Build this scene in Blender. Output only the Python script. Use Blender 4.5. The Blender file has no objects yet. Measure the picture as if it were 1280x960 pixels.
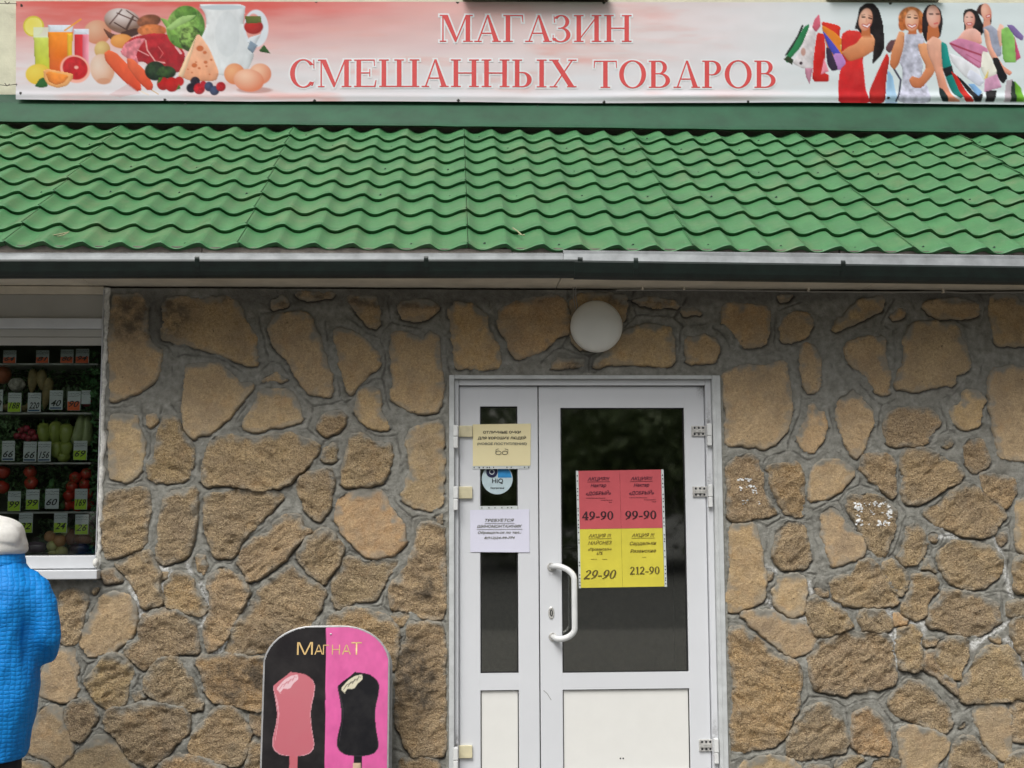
import bpy, bmesh, math, random
import numpy as np
from mathutils import Vector, Matrix
from mathutils.geometry import delaunay_2d_cdt
from mathutils.bvhtree import BVHTree

random.seed(7)
RNG = np.random.default_rng(11)
scene = bpy.context.scene
COL = scene.collection

# ------------------------------------------------------------------ camera, sky, sun, exposure
FPX, PITCH, YAW, ROLL = 1500.0, math.atan(.1), .05, -.0045
CAM = Vector((0, -6.25, 1.55))
RM = Matrix.Rotation(-YAW, 3, 'Z') @ Matrix.Rotation(math.pi / 2 + PITCH, 3, 'X') @ Matrix.Rotation(ROLL, 3, 'Z')
cam = bpy.data.objects.new('camera', bpy.data.cameras.new('camera'))
COL.objects.link(cam)
cam.matrix_world = Matrix.Translation(CAM) @ RM.to_4x4()
cam.data.sensor_width = 36
cam.data.lens = 36 * FPX / 1280
cam.data.clip_start = .05
cam.data.clip_end = 2000
scene.camera = cam

SUN_EL, SUN_AZ = math.radians(55), math.radians(-24)      # azimuth: 0 = from straight behind the camera, + = from the right
world = bpy.data.worlds.new('World')
scene.world = world
world.use_nodes = True
wn, wl = world.node_tree.nodes, world.node_tree.links
bgn = wn['Background']
sky = wn.new('ShaderNodeTexSky')
sky.sky_type = 'NISHITA'
sky.sun_disc = False
sky.sun_elevation = SUN_EL
sky.sun_rotation = math.pi - SUN_AZ
sky.dust_density = 6
sky.air_density = 1.2
sky.ozone_density = 1.0
hs = wn.new('ShaderNodeHueSaturation')
hs.inputs['Saturation'].default_value = .22             # overcast: the sky is nearly grey
wl.new(sky.outputs[0], hs.inputs['Color'])
wl.new(hs.outputs[0], bgn.inputs['Color'])
bgn.inputs['Strength'].default_value = .08
sl = bpy.data.lights.new('sun', 'SUN')
sl.energy = 1.5
sl.angle = math.radians(30)
sl.color = (1, .985, .955)
sun = bpy.data.objects.new('sun', sl)
COL.objects.link(sun)
sdir = Vector((math.sin(SUN_AZ) * math.cos(SUN_EL), -math.cos(SUN_AZ) * math.cos(SUN_EL), math.sin(SUN_EL)))
sun.rotation_euler = sdir.to_track_quat('Z', 'Y').to_euler()
sun.location = (2, -8, 9)
vs = scene.view_settings
vs.view_transform = 'Standard'
vs.look = 'None'
vs.exposure = 0.66
vs.gamma = 1
vs.use_curve_mapping = False
scene.cycles.max_bounces = 6
scene.cycles.transparent_max_bounces = 10
scene.cycles.use_denoising = True
scene.cycles.sample_clamp_indirect = 4


# ------------------------------------------------------------------ helpers
def ray(px, py):
    return RM @ Vector(((px - 640) / FPX, -(py - 480) / FPX, -1))


def P(px, py, Y=0.0):
    """the point of the plane y = Y seen at photograph pixel (px, py)"""
    d = ray(px, py)
    return CAM + d * ((Y - CAM.y) / d.y)


def lin(c):
    c = np.asarray(c, float) / 255
    return np.where(c <= .04045, c / 12.92, ((c + .055) / 1.055) ** 2.4)


def L4(r, g, b):
    return tuple(lin((r, g, b))) + (1,)


def link(o, parent=None):
    COL.objects.link(o)
    if parent:
        o.parent = parent
    return o


def mesh_obj(name, me, m=None, parent=None):
    o = bpy.data.objects.new(name, me)
    if m is not None and not len(me.materials):
        me.materials.append(m)
    return link(o, parent)


def tag(o, label=None, cat=None, group=None, kind=None):
    if label: o['label'] = label
    if cat: o['category'] = cat
    if group: o['group'] = group
    if kind: o['kind'] = kind
    return o


def empty(name, loc=(0, 0, 0), rz=0):
    o = bpy.data.objects.new(name, None)
    o.location = loc
    o.rotation_euler = (0, 0, rz)
    o.empty_display_size = .1
    return link(o)


def from_bm(name, bm, m=None, parent=None, smooth=False):
    me = bpy.data.meshes.new(name)
    bmesh.ops.recalc_face_normals(bm, faces=bm.faces)
    bm.to_mesh(me)
    bm.free()
    if smooth:
        me.shade_smooth()
    return mesh_obj(name, me, m, parent)


def add_box(bm, x0, x1, y0, y1, z0, z1, bev=0.0, mat=None, seg=1):
    r = bmesh.ops.create_cube(bm, size=1)
    vs_ = r['verts']
    for v in vs_:
        v.co = Vector((x0 + (v.co.x + .5) * (x1 - x0), y0 + (v.co.y + .5) * (y1 - y0), z0 + (v.co.z + .5) * (z1 - z0)))
    if bev:
        es = list({e for v in vs_ for e in v.link_edges})
        r2 = bmesh.ops.bevel(bm, geom=es, offset=bev, segments=seg, affect='EDGES', profile=.5)
        vs_ = list({v for f in r2['faces'] for v in f.verts} | {v for v in vs_ if v.is_valid})
    if mat is not None:
        for v in vs_:
            v.co = mat @ v.co
    return vs_


def box(name, x0, x1, y0, y1, z0, z1, m, parent=None, bev=.002, mat=None, seg=1):
    bm = bmesh.new()
    add_box(bm, x0, x1, y0, y1, z0, z1, bev, mat, seg)
    return from_bm(name, bm, m, parent)


def add_tube(bm, pts, r, seg=8, cap=True):
    pts = [Vector(p) for p in pts]
    n = len(pts)
    rr = r if isinstance(r, (list, tuple)) else [r] * n
    rings = []
    up = None
    for i, p in enumerate(pts):
        t = (pts[min(i + 1, n - 1)] - pts[max(i - 1, 0)]).normalized()
        if up is None:
            a = Vector((0, 0, 1)) if abs(t.z) < .9 else Vector((1, 0, 0))
            up = (a - t * a.dot(t)).normalized()
        else:
            up = (up - t * up.dot(t)).normalized()
        s = t.cross(up)
        rings.append([bm.verts.new(p + (up * math.cos(2 * math.pi * k / seg) + s * math.sin(2 * math.pi * k / seg)) * rr[i]) for k in range(seg)])
    for a, b in zip(rings, rings[1:]):
        for k in range(seg):
            bm.faces.new((a[k], a[(k + 1) % seg], b[(k + 1) % seg], b[k]))
    if cap:
        bm.faces.new(rings[0])
        bm.faces.new(rings[-1])


def add_lathe(bm, prof, seg=16, mat=None, squash=None):
    """prof: list of (r, z)"""
    rings = []
    for r, z in prof:
        if r < 1e-6:
            rings.append([bm.verts.new((0, 0, z))])
        else:
            rings.append([bm.verts.new((r * math.cos(2 * math.pi * k / seg), r * math.sin(2 * math.pi * k / seg), z)) for k in range(seg)])
    for a, b in zip(rings, rings[1:]):
        for k in range(seg):
            q = [a[k % len(a)], a[(k + 1) % len(a)], b[(k + 1) % len(b)], b[k % len(b)]]
            u = []
            for v in q:
                if v not in u: u.append(v)
            if len(u) > 2:
                bm.faces.new(u)
    if mat is not None:
        for rg in rings:
            for v in rg: v.co = mat @ v.co
    return [v for rg in rings for v in rg]


# value noise in numpy
_T = RNG.random((256, 256))


def vnoise(x, y, s, seed=0):
    x = np.asarray(x, float) / s + 37.3 * seed + 1000
    y = np.asarray(y, float) / s + 91.7 * seed + 1000
    xi, yi = np.floor(x).astype(int), np.floor(y).astype(int)
    fx, fy = x - xi, y - yi
    fx, fy = fx * fx * (3 - 2 * fx), fy * fy * (3 - 2 * fy)
    g = lambda a, b: _T[a % 256, b % 256]
    return (g(xi, yi) * (1 - fx) + g(xi + 1, yi) * fx) * (1 - fy) + (g(xi, yi + 1) * (1 - fx) + g(xi + 1, yi + 1) * fx) * fy - .5


def fbm(x, y, s, seed=0, o=3):
    r, a = 0, 1
    for k in range(o):
        r = r + a * vnoise(x, y, s / 2 ** k, seed + k * 3)
        a *= .5
    return r


def sstep(a, b, x):
    t = np.clip((x - a) / (b - a), 0, 1)
    return t * t * (3 - 2 * t)


def np_mesh(name, co, faces, smooth=True):
    """co (n,3), faces (m,k) all the same size"""
    me = bpy.data.meshes.new(name)
    co = np.ascontiguousarray(co, dtype=np.float32)
    faces = np.ascontiguousarray(faces, dtype=np.int32)
    me.vertices.add(len(co))
    me.vertices.foreach_set('co', co.ravel())
    m, k = faces.shape
    me.loops.add(m * k)
    me.loops.foreach_set('vertex_index', faces.ravel())
    me.polygons.add(m)
    me.polygons.foreach_set('loop_start', np.arange(0, m * k, k, dtype=np.int32))
    me.update(calc_edges=True)
    if smooth:
        me.shade_smooth()
    else:
        me.shade_flat()
    return me


def set_col(me, rgb, name='Col'):
    a = me.color_attributes.new(name, 'FLOAT_COLOR', 'POINT')
    b = np.ones((len(me.vertices), 4), np.float32)
    b[:, :3] = rgb
    a.data.foreach_set('color', b.ravel())


def set_float(me, name, v):
    a = me.attributes.new(name, 'FLOAT', 'POINT')
    a.data.foreach_set('value', np.ascontiguousarray(v, dtype=np.float32))


# ------------------------------------------------------------------ materials
class NT:
    def __init__(s, name):
        s.m = bpy.data.materials.new(name)
        s.m.use_nodes = True
        s.n, s.l = s.m.node_tree.nodes, s.m.node_tree.links
        s.b = s.n['Principled BSDF']
        s.co = s.n.new('ShaderNodeTexCoord').outputs['Object']

    def noise(s, scale, detail=4, rough=.6, vec=None, out=0):
        n = s.n.new('ShaderNodeTexNoise')
        n.inputs['Scale'].default_value = scale
        n.inputs['Detail'].default_value = detail
        n.inputs['Roughness'].default_value = rough
        s.l.new(vec or s.co, n.inputs['Vector'])
        return n.outputs[out]

    def vor(s, scale, feature='F1', vec=None, out=0):
        n = s.n.new('ShaderNodeTexVoronoi')
        n.feature = feature
        n.inputs['Scale'].default_value = scale
        s.l.new(vec or s.co, n.inputs['Vector'])
        return n.outputs[out]

    def mapr(s, f, a, b, c=0, d=1):
        n = s.n.new('ShaderNodeMapRange')
        n.inputs[1].default_value, n.inputs[2].default_value, n.inputs[3].default_value, n.inputs[4].default_value = a, b, c, d
        s.l.new(f, n.inputs[0])
        return n.outputs[0]

    def math(s, op, a, b):
        n = s.n.new('ShaderNodeMath')
        n.operation = op
        for i, v in enumerate((a, b)):
            if isinstance(v, (int, float)): n.inputs[i].default_value = v
            elif v is not None: s.l.new(v, n.inputs[i])
        return n.outputs[0]

    def mix(s, f, a, b, mode='MIX'):
        n = s.n.new('ShaderNodeMix')
        n.data_type = 'RGBA'
        n.blend_type = mode
        for i, v in ((0, f), (6, a), (7, b)):
            if isinstance(v, (int, float)): n.inputs[i].default_value = v
            elif isinstance(v, tuple): n.inputs[i].default_value = v if len(v) == 4 else v + (1,)
            else: s.l.new(v, n.inputs[i])
        return n.outputs[2]

    def attr(s, name, out='Fac'):
        n = s.n.new('ShaderNodeAttribute')
        n.attribute_name = name
        return n.outputs[out]

    def scaled(s, v):
        n = s.n.new('ShaderNodeMapping')
        n.inputs['Scale'].default_value = v
        s.l.new(s.co, n.inputs[0])
        return n.outputs[0]

    def bump(s, h, strength, dist, prev=None):
        n = s.n.new('ShaderNodeBump')
        n.inputs['Strength'].default_value = strength
        n.inputs['Distance'].default_value = dist
        s.l.new(h, n.inputs['Height'])
        if prev is not None: s.l.new(prev, n.inputs['Normal'])
        return n.outputs[0]

    def set(s, **k):
        for key, v in k.items():
            i = s.b.inputs[{'color': 'Base Color', 'rough': 'Roughness', 'metal': 'Metallic', 'normal': 'Normal', 'spec': 'Specular IOR Level',
                            'sub': 'Subsurface Weight', 'coat': 'Coat Weight', 'alpha': 'Alpha'}[key]]
            if isinstance(v, (int, float)): i.default_value = v
            elif isinstance(v, tuple): i.default_value = v if len(v) == 4 else v + (1,)
            else: s.l.new(v, i)
        return s.m


def plain(name, c, rough=.6, metal=0.0, var=.12, scale=30, bump=.0, spec=.5):
    """a colour with procedural grime and grain"""
    t = NT(name)
    c = tuple(c)[:3]
    n = t.noise(scale, 5)
    dark = tuple(x * (1 - var * 1.6) for x in c)
    lite = tuple(min(1, x * (1 + var)) for x in c)
    col = t.mix(t.mapr(n, .3, .7), dark, lite)
    t.set(color=col, rough=rough, metal=metal, spec=spec)
    if bump:
        t.set(normal=t.bump(t.noise(scale * 6, 3), .5, bump))
    return t.m


def print_mat(name, rough=.5, bump=0.0, attr='Col'):
    t = NT(name)
    col = t.attr(attr, 'Color')
    col = t.mix(1.0, col, (.79, .79, .80), 'MULTIPLY')
    col = t.mix(t.mapr(t.noise(9, 5), .4, .7, 0, .04), col, (.35, .33, .3))
    t.set(color=col, rough=.62, spec=.18)
    return t.m


M = {}
# stone: grainy shell rock, tinted per stone through the object colour
t = NT('shell_stone')
oi = t.n.new('ShaderNodeObjectInfo')
g1, g2, g3 = t.noise(170, 3, .65), t.noise(75, 5, .75), t.noise(14, 5, .6)
v1 = t.vor(110)
c = t.mix(t.mapr(g2, .38, .62), (.125, .090, .055), (.68, .52, .335))
c = t.mix(t.mapr(t.attr('rough'), .45, 1.0, .38, .0), c, (.36, .268, .165))
c = t.mix(.50, c, oi.outputs['Color'])
c = t.mix(t.mapr(t.noise(8.5, 4, .7), .52, .72, 0, .5), c, (.40, .235, .11))
c = t.mix(t.mapr(t.noise(5.1, 4, .6), .54, .72, 0, .45), c, (.27, .25, .22))
c = t.mix(1.0, c, (1.13, 1.11, 1.0), 'MULTIPLY')
c = t.mix(t.mapr(g3, .38, .66, 0, .55), c, (.50, .37, .225))
c = t.mix(t.mapr(t.noise(6, 4), .45, .7, 0, .5), c, (.22, .17, .125))
c = t.mix(t.math('MULTIPLY', t.mapr(g1, .54, .66, 0, .6), t.attr('rough')), c, (.72, .58, .40))
c = t.mix(t.math('MULTIPLY', t.mapr(g1, .45, .32, 0, .8), t.mapr(t.attr('rough'), .45, 1, .35, 1)), c, (.05, .037, .026))
pit = t.math('MAXIMUM', t.mapr(t.noise(48, 4, .6), .33, .25, 0, .8), t.mapr(t.noise(27, 5, .75), .315, .27, 0, .85))
c = t.mix(pit, c, (.04, .03, .025))
grey = t.attr('smear')
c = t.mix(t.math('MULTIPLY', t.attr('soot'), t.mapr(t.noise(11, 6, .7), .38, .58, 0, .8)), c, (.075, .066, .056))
mortc = t.mix(t.noise(60, 4), (.17, .165, .14), (.30, .29, .255))
c = t.mix(grey, c, mortc)
rough_amt = t.attr('rough')
h = t.math('ADD', t.math('MULTIPLY', g2, 1.0), t.math('MULTIPLY', g1, .35))
h = t.math('ADD', h, t.math('MULTIPLY', v1, .25))
h = t.math('SUBTRACT', h, t.math('MULTIPLY', pit, .5))
bn = t.n.new('ShaderNodeBump')
bn.inputs['Distance'].default_value = .022
t.l.new(h, bn.inputs['Height'])
t.l.new(t.math('SUBTRACT', t.math('MULTIPLY', rough_amt, .95), t.math('MULTIPLY', grey, .5)), bn.inputs['Strength'])
M['stone'] = t.set(color=c, rough=.93, normal=bn.outputs[0], spec=.2)

t = NT('grey_mortar')
n1, n2 = t.noise(26, 6, .6), t.noise(240, 3)
c = t.mix(t.mapr(n1, .3, .7), (.175, .172, .148), (.34, .335, .30))
c = t.mix(t.mapr(n2, .55, .75, 0, .35), c, (.35, .35, .33))
c = t.mix(t.mapr(t.noise(5, 4), .5, .75, 0, .4), c, (.17, .15, .12))
c = t.mix(t.math('MULTIPLY', t.attr('soot'), .5), c, (.07, .066, .06))
w = t.math('MULTIPLY', t.attr('white'), t.mapr(t.noise(75, 5, .7), .40, .56))
c = t.mix(t.math('MULTIPLY', w, .95), c, (.66, .66, .64))
c = t.mix(t.math('MULTIPLY', t.attr('crack'), .75), c, (.05, .045, .04))
b1 = t.bump(n2, .5, .003)
b1 = t.bump(t.noise(60, 5), .6, .010, b1)
M['mortar'] = t.set(color=c, rough=.95, normal=b1, spec=.2)

# green painted tile sheet
t = NT('green_roof_paint')
g = t.n.new('ShaderNodeNewGeometry')
n1 = t.noise(7, 5, .6, vec=g.outputs['Position'])
c = t.mix(t.mapr(n1, .3, .7), (.039, .150, .056), (.062, .208, .078))
dirt = t.mapr(t.noise(3.2, 6, .75, vec=g.outputs['Position']), .50, .74, 0, .45)
c = t.mix(dirt, c, (.19, .22, .115))
c = t.mix(t.mapr(t.noise(70, 4, .8, vec=g.outputs['Position']), .60, .74, 0, .55), c, (.15, .17, .10))
c = t.mix(t.mapr(t.noise(150, 2, .5, vec=g.outputs['Position']), .70, .76, 0, .7), c, (.40, .42, .34))
M['tile'] = t.set(color=c, rough=t.mapr(n1, .3, .7, .36, .55), normal=t.bump(t.noise(28, 4, vec=g.outputs['Position']), .35, .004))

M['flash'] = plain('green_flashing_paint', (.008, .070, .030), .6, var=.18, scale=6)
M['screw'] = plain('dark_screw', (.02, .045, .03), .6)
M['gutter'] = plain('dark_green_gutter', (.007, .015, .012), .35, var=.3, scale=14)
M['drip'] = plain('galvanised_drip_edge', (.24, .255, .26), .55, .2, var=.2, scale=9)
M['fascia'] = plain('weathered_fascia_board', (.15, .13, .11), .8, var=.3, scale=18, bump=.003)
M['soffit'] = plain('beige_soffit_board', (.66, .60, .49), .7, var=.12, scale=5)
M['upper'] = plain('cream_render', (.62, .60, .46), .9, var=.08, scale=8, bump=.004)
M['upvc'] = plain('white_door_plastic', (.67, .685, .71), .35, var=.015, scale=4)
M['upvc2'] = plain('white_window_plastic', (.62, .635, .655), .4, var=.05, scale=7)
M['casing'] = plain('painted_casing', (.54, .56, .56), .55, var=.10, scale=16)
M['panel'] = plain('cream_infill_panel', (.76, .755, .72), .5, var=.012, scale=12)
M['gasket'] = plain('black_gasket', (.012, .012, .012), .6)
M['beige'] = plain('beige_hinge_cover', (.66, .60, .40), .4, var=.08)
M['steel'] = plain('bare_steel', (.62, .61, .58), .4, .35, var=.25, scale=70)
M['handle'] = plain('white_enamel', (.72, .73, .72), .22, var=.06, scale=14)
M['dark'] = plain('dark_interior', (.07, .072, .055), .9)
M['inwall'] = plain('interior_wall', (.50, .46, .34), .9)
M['lamp'] = plain('opal_lamp_shade', (.72, .72, .67), .35, var=.05, scale=3)
M['shutter'] = plain('grey_shutter_box', (.42, .41, .375), .55, var=.05, scale=5)
M['foam'] = plain('sealant_foam', (.78, .77, .72), .85, var=.2, scale=60, bump=.01)
M['cable'] = plain('grey_cable', (.28, .27, .25), .6)
M['wire'] = plain('rusty_wire', (.06, .04, .035), .6)
M['concrete'] = plain('bounce_paving', (.15, .145, .135), .9, var=.15, scale=12, bump=.006)
M['asphalt'] = plain('asphalt', (.075, .075, .072), .9, var=.3, scale=40, bump=.01)
M['shelf'] = plain('steel_shelf_edge', (.42, .43, .42), .35, .3)
M['card'] = plain('paper_card', (.56, .62, .64), .6, var=.04)
M['neon_y'] = plain('neon_yellow_patch', (.42, .66, .03), .6, var=.03)
M['neon_o'] = plain('neon_orange_patch', (.75, .12, .03), .6, var=.03)
M['ink'] = plain('black_ink', (.015, .015, .02), .5, var=.02)
M['ink2'] = plain('faded_ink', (.15, .15, .12), .6, var=.02)
M['blue'] = plain('blue_band', (.02, .08, .20), .5)
M['paper_c'] = plain('cream_paper', (.80, .71, .42), .7, var=.03, scale=6)
M['paper_w'] = plain('lilac_white_paper', (.70, .70, .82), .7, var=.02, scale=6)
M['paper_r'] = plain('red_paper', (.53, .085, .10), .7, var=.05, scale=10)
M['paper_y'] = plain('yellow_paper', (.66, .58, .055), .7, var=.05, scale=10)
M['perf'] = plain('white_tape', (.60, .64, .63), .6, var=.08)
M['redink'] = plain('red_banner_ink', (.60, .052, .052), .5, var=.03)
M['whiteink'] = plain('white_banner_ink', (.68, .68, .70), .5, var=.02)
M['print'] = print_mat('printed_vinyl', .45)
M['board'] = print_mat('printed_board', .4)
M['trim'] = plain('aluminium_trim', (.45, .45, .45), .4, .4)
M['gold'] = plain('gold_print', (.70, .48, .20), .45, var=.1)
M['paint'] = plain('white_paint_remnant', (.78, .78, .76), .8, var=.1, scale=80)

t = NT('window_glass')
for nn in list(t.n):
    if nn.type == 'BSDF_PRINCIPLED': t.n.remove(nn)
tr = t.n.new('ShaderNodeBsdfTransparent')
tr.inputs[0].default_value = (.80, .82, .72, 1)
gl = t.n.new('ShaderNodeBsdfGlossy')
gl.inputs['Roughness'].default_value = .035
fr = t.n.new('ShaderNodeFresnel')
fr.inputs[0].default_value = 2.6
mx = t.n.new('ShaderNodeMixShader')
t.l.new(fr.outputs[0], mx.inputs[0])
t.l.new(tr.outputs[0], mx.inputs[1])
t.l.new(gl.outputs[0], mx.inputs[2])
t.l.new(mx.outputs[0], t.n['Material Output'].inputs[0])
M['glass'] = t.m
M['glass2'] = t.m.copy()
M['glass2'].name = 'clear_shop_glass'
M['glass2'].node_tree.nodes['Transparent BSDF'].inputs[0].default_value = (.93, .95, .93, 1)
M['glass2'].node_tree.nodes['Fresnel'].inputs[0].default_value = 1.52

# ------------------------------------------------------------------ ground and what stands behind the camera
def grid_plane(name, x0, x1, y0, y1, z, m):
    me = np_mesh(name, [(x0, y0, z), (x1, y0, z), (x1, y1, z), (x0, y1, z)], [(0, 1, 2, 3)], False)
    return mesh_obj(name, me, m)


tag(grid_plane('ground', -150, 150, -150, 150, 0, M['asphalt']), kind='structure')
pv = box('bounce_pavement', -40, 40, -8.5, -.001, -.2, .0, M['concrete'], bev=0)  # unseen paving strip, added to bounce light up onto soffit and wall
pv.location.z = .012
tag(pv, kind='structure')

lt = NT('leaf_green')
lc = lt.mix(lt.mapr(lt.noise(.7, 4), .35, .65), (.08, .11, .04), (.22, .29, .12))
M['leaf'] = lt.set(color=lc, rough=.7)
n = 130000
cx = RNG.uniform(-26, 28, 190)
cy = RNG.uniform(-29, -22, 190)
cz = RNG.uniform(1.0, 8.5, 190)
cr = RNG.uniform(1.2, 2.4, 190)
k = RNG.integers(0, 190, n)
d = RNG.normal(size=(n, 3))
d /= np.linalg.norm(d, axis=1)[:, None]
c0 = np.stack([cx[k], cy[k], cz[k]], 1) + d * (cr[k] * RNG.uniform(.55, 1, n))[:, None]
c0[:, 2] = np.maximum(c0[:, 2], .1)
a = RNG.normal(size=(n, 3)); a /= np.linalg.norm(a, axis=1)[:, None]
b = np.cross(a, RNG.normal(size=(n, 3))); b /= np.linalg.norm(b, axis=1)[:, None]
s = RNG.uniform(.09, .22, n)[:, None]
co = np.stack([c0 - a * s, c0 - b * s * .5, c0 + a * s, c0 + b * s * .5], 1).reshape(-1, 3)
tl = mesh_obj('tree_line', np_mesh('tree_line', co, np.arange(4 * n).reshape(-1, 4), False), M['leaf'])
tag(tl, 'dense line of leafy trees across the street reflected in the dark door glass', 'trees', kind='stuff')

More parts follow.
